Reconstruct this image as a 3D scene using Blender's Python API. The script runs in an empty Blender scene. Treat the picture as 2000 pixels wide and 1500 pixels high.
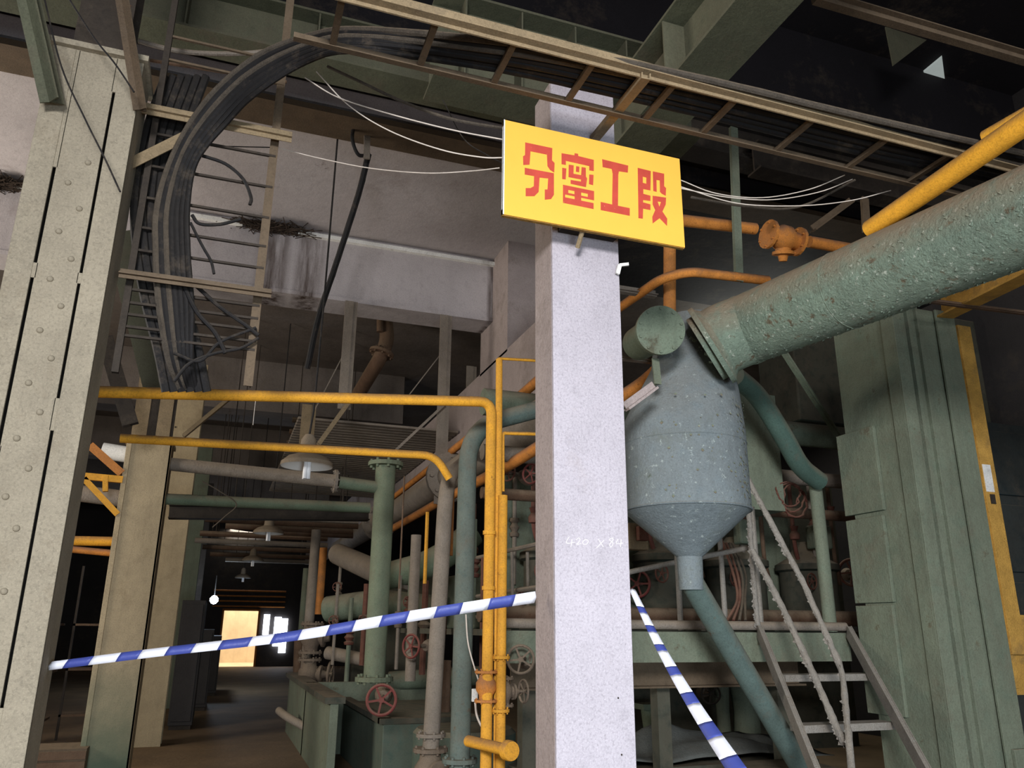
import bpy, bmesh, math, random
from mathutils import Vector, Matrix
from mathutils.geometry import tessellate_polygon
random.seed(7)
S = bpy.context.scene
C = S.collection
# ---------------------------------------------------------------- camera
FPX, CX, CY, EYE = 1555.0, 1000.0, 750.0, Vector((0, 0, 1.5))
_z = Vector((40, -5050, FPX)).normalized()
_y = Vector((-580, 475, FPX)); _y = (_y - _z * _y.dot(_z)).normalized()
_x = _y.cross(_z)
if _x[0] < 0: _x = -_x
ROT = Matrix((_x, _y, _z))            # world = ROT @ camera(x right, y down, z forward)
cam = bpy.data.objects.new('camera', bpy.data.cameras.new('camera'))
cam.data.sensor_width = 36; cam.data.lens = FPX / 2000 * 36; cam.data.clip_start = .02
m3 = Matrix([[ROT[i][0], -ROT[i][1], -ROT[i][2]] for i in range(3)])
cam.matrix_world = Matrix.Translation(EYE) @ m3.to_4x4()
C.objects.link(cam); S.camera = cam
# ---------------------------------------------------------------- light
W = bpy.data.worlds.new('world'); S.world = W; W.use_nodes = True
bg = W.node_tree.nodes['Background']; bg.inputs[0].default_value = (.92, .92, 1, 1); bg.inputs[1].default_value = .36
def area(name, loc, to, sx, sy, power, col, spread=180):
    l = bpy.data.lights.new(name, 'AREA'); l.shape = 'RECTANGLE'; l.size = sx; l.size_y = sy
    l.energy = power; l.color = col; l.spread = math.radians(spread)
    o = bpy.data.objects.new(name, l); o.location = loc
    o.rotation_euler = (Vector(to) - Vector(loc)).to_track_quat('-Z', 'Y').to_euler(); C.objects.link(o); return o
area('daylight_behind', (-1.5, -3.2, 3.15), (3.1, 4.5, 0.8), 1.3, .9, 250, (.95, .96, 1.0), 110)
area('daylight_low_behind', (.9, -2.9, .8), (2.2, 4, .2), 2.2, 1.0, 105, (.72, .86, 1.0), 110)
area('bounce_fill_front_bay', (-6.2, 7.8, 3.4), (1.0, 8.0, 5.4), 3.0, 1.6, 300, (1.0, .93, .84))  # added fill standing in for bounce on the ceiling, no window there
area('bounce_fill_far_bay', (-6.2, 13.0, 3.4), (1.5, 13.5, 3.0), 4.0, 1.2, 45, (1.0, .90, .76))  # second added fill, bounce for the far bay from an unseen area light
area('yard_light', (1.5, 36.2, 6.0), (1.0, 39.5, 1.0), 3, 3, 700, (1.0, .93, .82))
area('roof_light_right', (7.2, 9.5, 6.0), (5.2, 8.5, 1.5), 2.0, 2.0, 90, (.95, .97, .9))
S.view_settings.view_transform = 'Standard'; S.view_settings.look = 'None'
S.view_settings.gamma = 1; S.view_settings.use_curve_mapping = False; S.view_settings.exposure = .22
S.cycles.max_bounces = 6; S.cycles.diffuse_bounces = 3; S.cycles.use_denoising = True

# ---------------------------------------------------------------- pixel -> point on a plane of the room
def ray(px, py): return ROT @ Vector((px - CX, py - CY, FPX))
def at(px, py, Y=None, X=None, Z=None):
    d = ray(px, py)
    t = Y / d[1] if Y is not None else X / d[0] if X is not None else (Z - EYE[2]) / d[2]
    return EYE + d * t
# ---------------------------------------------------------------- materials
def lin(c):
    return tuple(((v / 255) / 12.92 if v / 255 <= .04045 else ((v / 255 + .055) / 1.055) ** 2.4) for v in c) + (1,)
def mat(name, rgb, var=.25, dust=0, dustc=(150, 132, 108), rust=0, rustc=(96, 58, 34), rough=.8, scale=5, bump=.25, metal=0, chips=0, chipc=(190, 200, 186), streak=0, emit=0, grime=.3, grimec=(92, 80, 66), stains=(), foot=0, gritty=1):
    m = bpy.data.materials.new(name); m.use_nodes = True; nt = m.node_tree; N = nt.nodes; L = nt.links
    b = N['Principled BSDF']; b.inputs['Roughness'].default_value = rough; b.inputs['Metallic'].default_value = metal
    b.inputs['Specular IOR Level'].default_value = .3
    tc = N.new('ShaderNodeTexCoord')
    def noise(sc, det=6, vec=None, ro=.6):
        n = N.new('ShaderNodeTexNoise'); n.inputs['Scale'].default_value = sc; n.inputs['Detail'].default_value = det
        n.inputs['Roughness'].default_value = ro; L.new(vec or tc.outputs['Object'], n.inputs['Vector']); return n.outputs['Fac']
    def ramp(src, a, c):
        r = N.new('ShaderNodeMapRange'); r.inputs[1].default_value = a; r.inputs[2].default_value = c; r.clamp = True
        L.new(src, r.inputs[0]); return r.outputs[0]
    def mix(f, c1, c2):
        x = N.new('ShaderNodeMix'); x.data_type = 'RGBA'
        for s, v in ((x.inputs[0], f), (x.inputs[6], c1), (x.inputs[7], c2)):
            if isinstance(v, (tuple, float, int)): s.default_value = v
            else: L.new(v, s)
        return x.outputs[2]
    c = lin(rgb); dk = tuple(v * (1 - var) for v in c[:3]) + (1,); lt = tuple(min(1, v * (1 + var * .6)) for v in c[:3]) + (1,)
    col = mix(ramp(noise(scale), .3, .7), dk, lt)
    fine = noise(85, 3)
    if gritty:
        col = mix(ramp(fine, .48, .95), col, tuple(v * .45 for v in c[:3]) + (1,)); col = mix(ramp(noise(150, 2), .52, 1.0), col, tuple(min(1, v * 1.5) for v in c[:3]) + (1,))
        col = mix(ramp(noise(11, 7, ro=.75), .52, 1.1), col, tuple(v * .5 for v in c[:3]) + (1,))
    if grime:
        col = mix(ramp(noise(scale * .45 + .6, 10, ro=.78), .62 - grime * .3, .95 - grime * .3), col, lin(grimec))
    if streak:
        mp = N.new('ShaderNodeMapping'); mp.inputs['Scale'].default_value = (1, 1, .06); L.new(tc.outputs['Object'], mp.inputs[0])
        s = ramp(noise(scale * 5, 4, mp.outputs[0]), .5, .75)
        k = N.new('ShaderNodeMath'); k.operation = 'MULTIPLY'; k.inputs[1].default_value = streak; L.new(s, k.inputs[0])
        col = mix(k.outputs[0], col, tuple(v * .45 for v in c[:3]) + (1,))
    if chips:
        col = mix(ramp(noise(scale * 5, 8, ro=.75), .66 - chips * .12, .69 - chips * .12), col, lin(chipc))
    if rust:
        r = ramp(noise(scale * 1.7 + 1, 9, ro=.72), .70 - rust * .3, .76 - rust * .3)
        col = mix(r, col, mix(ramp(noise(scale * 9), .35, .65), lin(rustc), tuple(v * .5 for v in lin(rustc)[:3]) + (1,)))
    for cx_, w_ in stains:
        so = N.new('ShaderNodeSeparateXYZ'); L.new(tc.outputs['Object'], so.inputs[0])
        a = N.new('ShaderNodeMath'); a.operation = 'SUBTRACT'; a.inputs[1].default_value = cx_; L.new(so.outputs[0], a.inputs[0])
        n1 = N.new('ShaderNodeMath'); n1.operation = 'ABSOLUTE'; L.new(a.outputs[0], n1.inputs[0])
        mp = N.new('ShaderNodeMapping'); mp.inputs['Scale'].default_value = (1, 1, .12); L.new(tc.outputs['Object'], mp.inputs[0])
        k = N.new('ShaderNodeMath'); k.operation = 'MULTIPLY'; L.new(ramp(n1.outputs[0], w_ * 1.15, w_ * .5), k.inputs[0]); L.new(ramp(noise(9, 6, mp.outputs[0]), .3, .62), k.inputs[1])
        col = mix(k.outputs[0], col, lin((62, 46, 36)))
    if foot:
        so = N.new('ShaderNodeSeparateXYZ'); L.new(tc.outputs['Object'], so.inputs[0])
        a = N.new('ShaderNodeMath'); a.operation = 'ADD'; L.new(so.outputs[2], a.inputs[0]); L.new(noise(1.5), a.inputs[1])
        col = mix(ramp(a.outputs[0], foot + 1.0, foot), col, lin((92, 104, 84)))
    if dust:
        g = N.new('ShaderNodeNewGeometry'); sp = N.new('ShaderNodeSeparateXYZ'); L.new(g.outputs['Normal'], sp.inputs[0])
        up = ramp(sp.outputs[2], -.25, .65)
        a = N.new('ShaderNodeMath'); a.operation = 'MULTIPLY'; L.new(up, a.inputs[0]); L.new(ramp(noise(scale * 2.3), .2, .5), a.inputs[1])
        a2 = N.new('ShaderNodeMath'); a2.operation = 'MULTIPLY'; a2.inputs[1].default_value = dust; L.new(a.outputs[0], a2.inputs[0])
        col = mix(a2.outputs[0], col, lin(dustc))
    L.new(col, b.inputs['Base Color'])
    if bump:
        bp = N.new('ShaderNodeBump'); bp.inputs['Strength'].default_value = bump; bp.inputs['Distance'].default_value = .02
        L.new(noise(scale * 9, 8, ro=.7), bp.inputs['Height']); L.new(bp.outputs[0], b.inputs['Normal'])
    if emit:
        b.inputs['Emission Color'].default_value = c; b.inputs['Emission Strength'].default_value = emit
    return m
M = dict(
    cream=mat('cream_column_paint', (152, 142, 122), .18, grime=.3, grimec=(118, 102, 80), rust=.02, scale=3, streak=.12, bump=.35),
    cream_f=mat('cream_column_green_low', (172, 154, 122), .2, grime=.3, grimec=(112, 92, 62), rust=.04, scale=3, streak=.18, rustc=(110, 84, 50), bump=.35, foot=.7),  # cream blending to green towards the foot
    cream_w=mat('warm_cream_column_paint', (172, 154, 122), .2, grime=.3, grimec=(112, 92, 62), rust=.04, scale=3, streak=.18, rustc=(110, 84, 50), bump=.35),
    pillar=mat('greyed_white_pillar_paint', (170, 163, 168), .14, grime=.2, grimec=(150, 136, 130), scale=2.2, streak=.05, bump=.3, rust=.02, rustc=(140, 112, 98)),
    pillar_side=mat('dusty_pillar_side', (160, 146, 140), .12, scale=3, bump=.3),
    conc=mat('plastered_concrete', (176, 168, 166), .16, grime=.22, grimec=(122, 106, 96), scale=.9, streak=.1, bump=.35, rust=.05, rustc=(108, 92, 80)),
    beamstain=mat('stained_beam_plaster', (176, 168, 166), .16, grime=.22, grimec=(122, 106, 96), scale=.9, streak=.15, bump=.35, stains=((.18, .2), (.62, .17), (3.0, .1), (-1.6, .15))),
    concd=mat('shaded_bay_concrete', (112, 102, 94), .3, scale=1.4, streak=.3, bump=.35),  # darker concrete copy: dimness of the far bay put into the colour
    stain=mat('water_stain', (70, 52, 40), .5, scale=12, streak=.6, bump=.5),
    brown=mat('dusty_brown_steel', (88, 73, 56), .25, rust=.12, dust=.5, scale=7, rustc=(70, 52, 38)),
    tan=mat('dusty_tan_steel', (136, 118, 90), .2, rust=.05, scale=7, rustc=(110, 88, 60)),
    darks=mat('sooted_steel', (44, 38, 33), .35, rust=.1, dust=.2, scale=6),
    ogreen=mat('olive_green_girder', (84, 86, 68), .22, rust=.08, dust=.4, scale=3, streak=.3, rustc=(62, 58, 44)),
    green=mat('grey_green_paint', (104, 116, 98), .22, rust=.3, dust=.5, scale=3, streak=.4, rustc=(98, 98, 78), bump=.5),
    green_d=mat('deep_green_paint', (48, 56, 48), .3, rust=.12, dust=.6, scale=4, rustc=(60, 52, 38)),
    teal=mat('teal_green_paint', (70, 92, 82), .18, rust=.05, dust=.6, scale=4, rustc=(80, 78, 62)),
    tealpipe=mat('grey_teal_pipe_paint', (84, 100, 94), .2, rust=.3, dust=.5, scale=6, rustc=(100, 90, 74)),
    palegreen=mat('pale_green_pipe_paint', (104, 118, 96), .16, dust=.5, scale=6, rust=.04, rustc=(110, 100, 78)),
    peel=mat('peeling_grey_green_paint', (122, 138, 120), .2, dust=.95, dustc=(150, 132, 108), scale=5, chips=.55, chipc=(176, 182, 166), rust=.42, rustc=(112, 100, 78), bump=1.0, streak=.3, grime=.35),
    tank=mat('blue_grey_tank_paint', (112, 122, 124), .16, grime=.3, grimec=(92, 98, 84), dust=.25, scale=4, chips=.45, chipc=(150, 160, 156), rust=.25, rustc=(88, 100, 84), streak=.22, bump=.5),
    yellow=mat('yellow_pipe_paint', (230, 164, 48), .14, grime=.05, dust=.75, dustc=(134, 100, 70), scale=9, rust=.15, rustc=(150, 96, 34)),
    yellow_o=mat('rusty_orange_yellow_paint', (200, 128, 56), .25, dust=.9, dustc=(126, 94, 74), scale=8, rust=.25, rustc=(118, 62, 28)),
    yellow_w=mat('worn_yellow_post_paint', (198, 152, 72), .25, scale=8, rust=.2, rustc=(140, 110, 60), bump=.6),
    rusty=mat('rusty_brown_pipe', (98, 74, 56), .3, rust=.25, dust=.5, scale=8, bump=.6),
    valve=mat('dusty_valve_casting', (112, 98, 84), .25, rust=.2, dust=.5, scale=9, bump=.6),
    red=mat('dusty_red_handwheel', (112, 50, 46), .2, dust=.35, scale=10),
    grey=mat('grey_dusty_pipe', (130, 120, 108), .2, rust=.15, dust=.5, scale=6, rustc=(92, 76, 62), bump=.5),
    rail=mat('flaking_handrail_paint', (158, 152, 142), .2, rust=.1, dust=.3, scale=12, chips=.2, rustc=(96, 92, 80), bump=.8),
    cable=mat('dusty_black_cable', (22, 20, 20), .35, dust=.12, dustc=(140, 128, 112), scale=14, rough=.7),
    cableg=mat('dust_caked_cable', (84, 76, 66), .35, dust=.5, scale=16, bump=.7),
    wire=mat('pale_wire', (206, 194, 180), .15, grime=0, gritty=0, scale=20, bump=.1),
    black=mat('black_rubber', (22, 20, 20), .3, dust=.3, scale=9),
    sign=mat('yellow_sign_paint', (236, 178, 70), .05, grime=0, gritty=0, scale=2.5, bump=.06, rough=.55),
    signedge=mat('grimy_sign_edge', (150, 112, 48), .4, scale=20, bump=.5),
    signred=mat('faded_red_lettering', (186, 70, 54), .14, grime=0, gritty=0, scale=12, bump=.05, rough=.6, chips=.04, chipc=(240, 180, 120)),
    white=mat('white_paint', (226, 224, 216), .08, scale=6, bump=.05),
    lampin=mat('white_enamel', (226, 222, 214), .05, grime=0, gritty=0, scale=6, bump=0, rough=.4),
    enamel=mat('dusty_lamp_enamel', (122, 108, 90), .2, scale=9, dust=.5, rust=.06),
    tube=mat('unlit_white_bulb', (250, 250, 250), .01, grime=0, gritty=0, scale=3, bump=0, rough=.25),
    slot=mat('daylit_slot', (235, 242, 255), 0, grime=0, gritty=0, scale=3, bump=0, emit=5),
    glow2=mat('dusty_skylight_glass', (190, 200, 196), .1, grime=0, gritty=0, scale=6, bump=0, emit=.35),
    glow=mat('lit_work_lamp', (190, 215, 255), .0, grime=0, gritty=0, scale=3, bump=0, emit=60),
    tapew=mat('white_tape_plastic', (214, 214, 220), .06, grime=0, gritty=0, scale=5, bump=.15, rough=.4),
    tapeb=mat('blue_tape_plastic', (62, 72, 138), .1, grime=0, gritty=0, scale=5, bump=.15, rough=.4),
    floor=mat('dusty_concrete_floor', (122, 100, 74), .3, scale=1.3, bump=.5, rust=.12, rustc=(84, 72, 58)),
    wall=mat('dark_grimy_wall', (60, 56, 54), .3, scale=.8, bump=.3),
    panel=mat('dark_blue_green_panel', (34, 46, 48), .25, scale=3, dust=.3),
    roofm=mat('shade_dark_roof', (30, 27, 30), .3, scale=.8, bump=.2),  # near-black roof colour with the shade painted in
    sheet=mat('dusty_grey_tarpaulin', (110, 112, 106), .2, scale=4, bump=.6),
    yard=mat('yard_wall_plaster', (222, 196, 156), .2, grime=0, gritty=0, scale=1.2, bump=.2, streak=.2),
    twig=mat('dry_twigs', (58, 46, 36), .4, scale=20),
    copper=mat('copper_red_fittings', (104, 62, 50), .3, scale=12, dust=.3, rust=.2),
    chalk=mat('white_chalk', (222, 216, 214), .05, grime=0, gritty=0, scale=30, bump=0),
)
# ---------------------------------------------------------------- mesh building
class MB:
    def __init__(s): s.v = []; s.f = []; s.mi = []
    def add(s, vs, fs, mi=0):
        o = len(s.v); s.v += [Vector(v) for v in vs]; s.f += [tuple(i + o for i in f) for f in fs]; s.mi += [mi] * len(fs); return s
    def box(s, x0, x1, y0, y1, z0, z1, mi=0):
        v = [(x, y, z) for x in (x0, x1) for y in (y0, y1) for z in (z0, z1)]
        return s.add(v, [(0, 1, 3, 2), (4, 6, 7, 5), (0, 4, 5, 1), (2, 3, 7, 6), (0, 2, 6, 4), (1, 5, 7, 3)], mi)
    def frame(s, a, b, up):
        a = Vector(a); b = Vector(b); d = (b - a).normalized(); up = Vector(up)
        if abs(d.dot(up.normalized())) > .97: up = Vector((0, 1, 0)) if abs(d[1]) < .9 else Vector((1, 0, 0))
        x = d.cross(up).normalized(); y = x.cross(d).normalized(); return a, b, x, y
    def prism(s, sec, a, b, up=(0, 0, 1), mi=0):
        a, b, x, y = s.frame(a, b, up); n = len(sec)
        v = [a + x * p[0] + y * p[1] for p in sec] + [b + x * p[0] + y * p[1] for p in sec]
        f = [(i, (i + 1) % n, (i + 1) % n + n, i + n) for i in range(n)]
        t = tessellate_polygon([[Vector((p[0], p[1], 0)) for p in sec]])
        f += [tuple(reversed(q)) for q in t] + [tuple(i + n for i in q) for q in t]
        return s.add(v, f, mi)
    def beam(s, a, b, w, h, up=(0, 0, 1), mi=0):
        return s.prism([(-w / 2, -h / 2), (w / 2, -h / 2), (w / 2, h / 2), (-w / 2, h / 2)], a, b, up, mi)
    def ibeam(s, a, b, w, h, t=.015, up=(0, 0, 1)):
        return s.prism([(-w/2, -h/2), (w/2, -h/2), (w/2, -h/2+t), (t/2, -h/2+t), (t/2, h/2-t), (w/2, h/2-t), (w/2, h/2), (-w/2, h/2), (-w/2, h/2-t), (-t/2, h/2-t), (-t/2, -h/2+t), (-w/2, -h/2+t)], a, b, up)
    def angle(s, a, b, w, h, t=.006, up=(0, 0, 1)):
        return s.prism([(0, 0), (w, 0), (w, t), (t, t), (t, h), (0, h)], a, b, up)
    def channel(s, a, b, w, h, t=.008, up=(0, 0, 1)):
        return s.prism([(-w/2, -h/2), (w/2, -h/2), (w/2, h/2), (w/2-t, h/2), (w/2-t, -h/2+t), (-w/2+t, -h/2+t), (-w/2+t, h/2), (-w/2, h/2)], a, b, up)
    def tube(s, pts, r, seg=12, caps=True, mi=0, jit=0):
        pts = [Vector(p) for p in pts]; n = len(pts); rings = []
        d0 = (pts[1] - pts[0]).normalized(); u = d0.orthogonal().normalized()
        for i, p in enumerate(pts):
            d = (pts[min(i + 1, n - 1)] - pts[max(i - 1, 0)]).normalized()
            u = (u - d * u.dot(d)); u = u.normalized() if u.length > 1e-6 else d.orthogonal().normalized()
            w = d.cross(u); rr = r[i] if isinstance(r, (list, tuple)) else r
            rings.append([p + (u * math.cos(k * 2 * math.pi / seg) + w * math.sin(k * 2 * math.pi / seg)) * rr * (1 + (random.uniform(-jit, jit) if jit else 0)) for k in range(seg)])
        v = [q for g in rings for q in g]
        f = [(i * seg + k, i * seg + (k + 1) % seg, (i + 1) * seg + (k + 1) % seg, (i + 1) * seg + k) for i in range(n - 1) for k in range(seg)]
        if caps: f += [tuple(reversed(range(seg))), tuple(range((n - 1) * seg, n * seg))]
        return s.add(v, f, mi)
    def cyl(s, a, b, r, r2=None, seg=24, mi=0):
        return s.tube([a, b], [r, r if r2 is None else r2], seg, True, mi)
    def lathe(s, o, prof, axis=(0, 0, 1), seg=32, mi=0):
        o = Vector(o); ax = Vector(axis).normalized()
        pts = [o + ax * z for r, z in prof]
        u = ax.orthogonal().normalized(); w = ax.cross(u)
        v = [o + ax * z + (u * math.cos(k * 2 * math.pi / seg) + w * math.sin(k * 2 * math.pi / seg)) * max(r, 1e-4) for r, z in prof for k in range(seg)]
        n = len(prof)
        f = [(i * seg + k, i * seg + (k + 1) % seg, (i + 1) * seg + (k + 1) % seg, (i + 1) * seg + k) for i in range(n - 1) for k in range(seg)]
        return s.add(v, f, mi)
    def torus(s, c, ax, R, r, seg=28, rs=8):
        ax = Vector(ax).normalized(); u = ax.orthogonal().normalized(); w = ax.cross(u); c = Vector(c)
        v = []
        for i in range(seg):
            t = i * 2 * math.pi / seg; d = u * math.cos(t) + w * math.sin(t)
            for k in range(rs):
                q = k * 2 * math.pi / rs; v.append(c + d * (R + r * math.cos(q)) + ax * r * math.sin(q))
        f = [(i * rs + k, i * rs + (k + 1) % rs, ((i + 1) % seg) * rs + (k + 1) % rs, ((i + 1) % seg) * rs + k) for i in range(seg) for k in range(rs)]
        return s.add(v, f)
    def build(s, name, m, parent=None, smooth=False, bevel=0):
        me = bpy.data.meshes.new(name); off = Vector()
        q = parent
        while q: off += q.location; q = q.parent
        me.from_pydata([v - off for v in s.v], [], s.f)
        for mm in (m if isinstance(m, (list, tuple)) else [m]): me.materials.append(M[mm])
        for p, i in zip(me.polygons, s.mi): p.material_index = i; p.use_smooth = smooth
        bm = bmesh.new(); bm.from_mesh(me); bmesh.ops.recalc_face_normals(bm, faces=bm.faces); bm.to_mesh(me); bm.free()
        if smooth: me.set_sharp_from_angle(angle=math.radians(38))
        o = bpy.data.objects.new(name, me); C.objects.link(o); o.parent = parent
        if bevel:
            b = o.modifiers.new('bevel', 'BEVEL'); b.width = bevel; b.segments = 2; b.limit_method = 'ANGLE'
        return o
def tag(o, label=None, cat=None, group=None, kind=None):
    if label: o['label'] = label
    if cat: o['category'] = cat
    if group: o['group'] = group
    if kind: o['kind'] = kind
    return o
def thing(name, label, cat, loc, group=None):
    o = bpy.data.objects.new(name, None); o.empty_display_size = .1; o.location = Vector(loc); C.objects.link(o); return tag(o, label, cat, group)
def fillet(pts, r, n=6):
    pts = [Vector(p) for p in pts]; out = [pts[0]]
    for i in range(1, len(pts) - 1):
        a, b, c = pts[i - 1], pts[i], pts[i + 1]
        d1 = (a - b); d2 = (c - b); k = min(r, d1.length * .48, d2.length * .48)
        p, q = b + d1.normalized() * k, b + d2.normalized() * k
        for j in range(n + 1):
            t = j / n; out.append(p * (1 - t) ** 2 + b * 2 * t * (1 - t) + q * t * t)
    return out + [pts[-1]]
def spline(pts, n=8):
    pts = [Vector(p) for p in pts]; P = [pts[0] * 2 - pts[1]] + pts + [pts[-1] * 2 - pts[-2]]; out = []
    for i in range(1, len(P) - 2):
        for j in range(n):
            t = j / n; a, b, c, d = P[i - 1], P[i], P[i + 1], P[i + 2]
            out.append(.5 * ((2 * b) + (c - a) * t + (2 * a - 5 * b + 4 * c - d) * t * t + (3 * b - a - 3 * c + d) * t ** 3))
    return out + [pts[-1]]
def flange(m, p, d, R, th=.02, seg=20, bolts=8):
    p = Vector(p); d = Vector(d).normalized(); m.cyl(p - d * th / 2, p + d * th / 2, R, seg=seg)
    u = d.orthogonal().normalized(); w = d.cross(u)
    for k in range(bolts):
        q = p + (u * math.cos(k * 6.2832 / bolts) + w * math.sin(k * 6.2832 / bolts)) * R * .82
        m.cyl(q - d * th * 1.1, q + d * th * 1.1, R * .08, seg=6)
def pipe(name, label, pts, r, m, cat='pipe', bend=None, flanges=(), group=None, seg=14, parent_parts=(), jit=0, clamps=()):
    """flanges: (fraction point, direction) pairs built as their own parts"""
    path = fillet(pts, bend or r * 3) if len(pts) > 2 else [Vector(p) for p in pts]
    if not flanges and not clamps:
        return tag(MB().tube(path, r, seg, jit=jit).build(name, m, None, True), label, cat, group)
    t = thing(name, label, cat, pts[0], group)
    MB().tube(path, r, seg, jit=jit).build('pipe_run', m, t, True)
    for p, d in flanges:
        f = MB(); flange(f, p, d, r * 1.75, max(.018, r * .4)); f.build('flange', m, t)
    for p, d in clamps:
        d = Vector(d).normalized(); p = Vector(p); MB().cyl(p - d * r * .35, p + d * r * .35, r * 1.25, seg=14).build('collar', m, t, True)
    return t
def handwheel(t, c, ax, R, m='red', spokes=5):
    b = MB().torus(c, ax, R, R * .11); c = Vector(c); ax = Vector(ax).normalized(); u = ax.orthogonal().normalized(); w = ax.cross(u)
    for k in range(spokes):
        d = u * math.cos(k * 6.2832 / spokes) + w * math.sin(k * 6.2832 / spokes)
        b.beam(c + d * R * .12, c + d * R * .98, R * .14, R * .07, ax)
    b.cyl(c - ax * R * .12, c + ax * R * .15, R * .2, seg=12)
    return b.build('handwheel', m, t, True)
def valve(label, p, d, ax, r, m='valve', wheel=True, wm='red', name='gate_valve', group=None, stem=3.2, R=None):
    """valve body at p along the pipe direction d, bonnet and stem along ax"""
    p = Vector(p); d = Vector(d).normalized(); ax = Vector(ax).normalized(); t = thing(name, label, 'valve', p, group)
    b = MB(); b.lathe(p - d * r * 2, [(0, 0), (r, 0), (r * 1.05, r * .8), (r * 1.5, r * 1.5), (r * 1.5, r * 2.5), (r * 1.05, r * 3.2), (r, r * 4), (0, r * 4)], d, 18)
    b.lathe(p, [(r * .9, r * .4), (r * .9, r * 1.6), (r * 1.25, r * 1.6), (r * 1.25, r * 1.95), (r * .6, r * 2.05), (r * .45, r * 2.7), (0, r * 2.75)], ax, 16)
    b.build('body', m, t, True)
    for q in (-1, 1):
        f = MB(); flange(f, p + d * r * 2 * q, d, r * 1.7, r * .35, 18, 6); f.build('flange', m, t)
    if wheel:
        MB().cyl(p + ax * r * 2.5, p + ax * r * stem, r * .2, seg=8).build('stem', m, t, True)
        handwheel(t, p + ax * r * stem, ax, R or r * 1.7, wm)
    return t
X_, Y_, Z_ = Vector((1, 0, 0)), Vector((0, 1, 0)), Vector((0, 0, 1))
def struct(mb, name, m, **k): return tag(mb.build(name, m, None, **k), kind='structure')
#@@SETTING
# ================================================================ SETTING
struct(MB().box(-6.6, 9.6, -3.6, 35.2, -.3, 0), 'floor', 'floor')
struct(MB().box(-6.6, 3.6, 6.6, 9.5, 6.2, 6.4), 'ceiling', 'conc')
struct(MB().box(3.6, 9.6, 6.6, 9.5, 6.2, 6.4), 'ceiling', 'roofm')  # right part of the slab, its shade put into a darker material
struct(MB().box(-6.6, 9.6, 9.5, 35.2, 6.2, 6.4), 'ceiling', 'concd')
struct(MB().box(-6.6, 9.6, -3.6, 6.6, 8.6, 8.8), 'ceiling', 'roofm')
struct(MB().box(-6.8, -6.6, -3.6, 35.2, -.3, 8.8), 'wall_left', 'wall')
struct(MB().box(9.6, 9.8, -3.6, 35.2, -.3, 8.8), 'wall_right', 'wall')
struct(MB().box(-6.6, 9.6, 6.5, 6.6, 6.4, 8.6), 'wall_upper', 'roofm')
dx0, dx1 = .25, 1.62
w = MB().box(-6.6, dx0, 35, 35.3, 0, 6.2).box(dx1, 9.6, 35, 35.3, 0, 6.2).box(dx0, dx1, 35, 35.3, 2.15, 6.2)
struct(w, 'wall_far', 'wall')
yw = struct(MB().box(-4, 7, 39.6, 39.9, -.2, 6).box(-4, 7, 35.3, 39.6, -.25, -.02), 'wall_yard', 'yard')
# door frame bars in the far opening
dr = MB().box(dx0 - .04, dx0 + .03, 34.9, 35, 0, 2.2).box(dx1 - .03, dx1 + .04, 34.9, 35, 0, 2.2).box(dx0, dx1, 34.9, 35, 2.12, 2.2)
struct(dr, 'door_1', 'yellow_o')
# slim openings right of the far door, daylight behind
# concrete cross beams under the slab
for i, (Y, z0) in enumerate(((9.2, 5.32), (14.7, 5.25), (20.2, 5.25), (25.7, 5.25))):
    b = MB().box(-6.6, 2.98, Y, Y + .45, z0, 6.2)
    b.box(-6.6, 2.98, Y - .012, Y, z0, z0 + .05)
    struct(b, 'trim_%d' % (i + 1), 'beamstain' if i == 0 else 'concd')
struct(MB().box(-6.6, 9.6, 6.65, 6.9, 6.14, 6.32).box(-6.6, 9.6, 6.55, 6.95, 6.08, 6.14), 'trim_5', 'brown')
# concrete haunch / long girder on the aisle's right side
struct(MB().prism([(0, 0), (.5, 0), (.5, .95), (0, .95)], (2.98, 7.2, 3.8), (2.98, 32, 3.8)), 'trim_6', 'pillar_side')
struct(MB().box(2.98, 3.5, 8.6, 9.7, 4.72, 6.2), 'trim_7', 'pillar_side')
struct(MB().box(.45, 2.98, 9.14, 9.2, 6.1, 6.15).box(-6.6, -.2, 9.14, 9.2, 6.1, 6.15), 'trim_8', 'white')  # white strip at the beam top, painted stand-in for the streak of light
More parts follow.
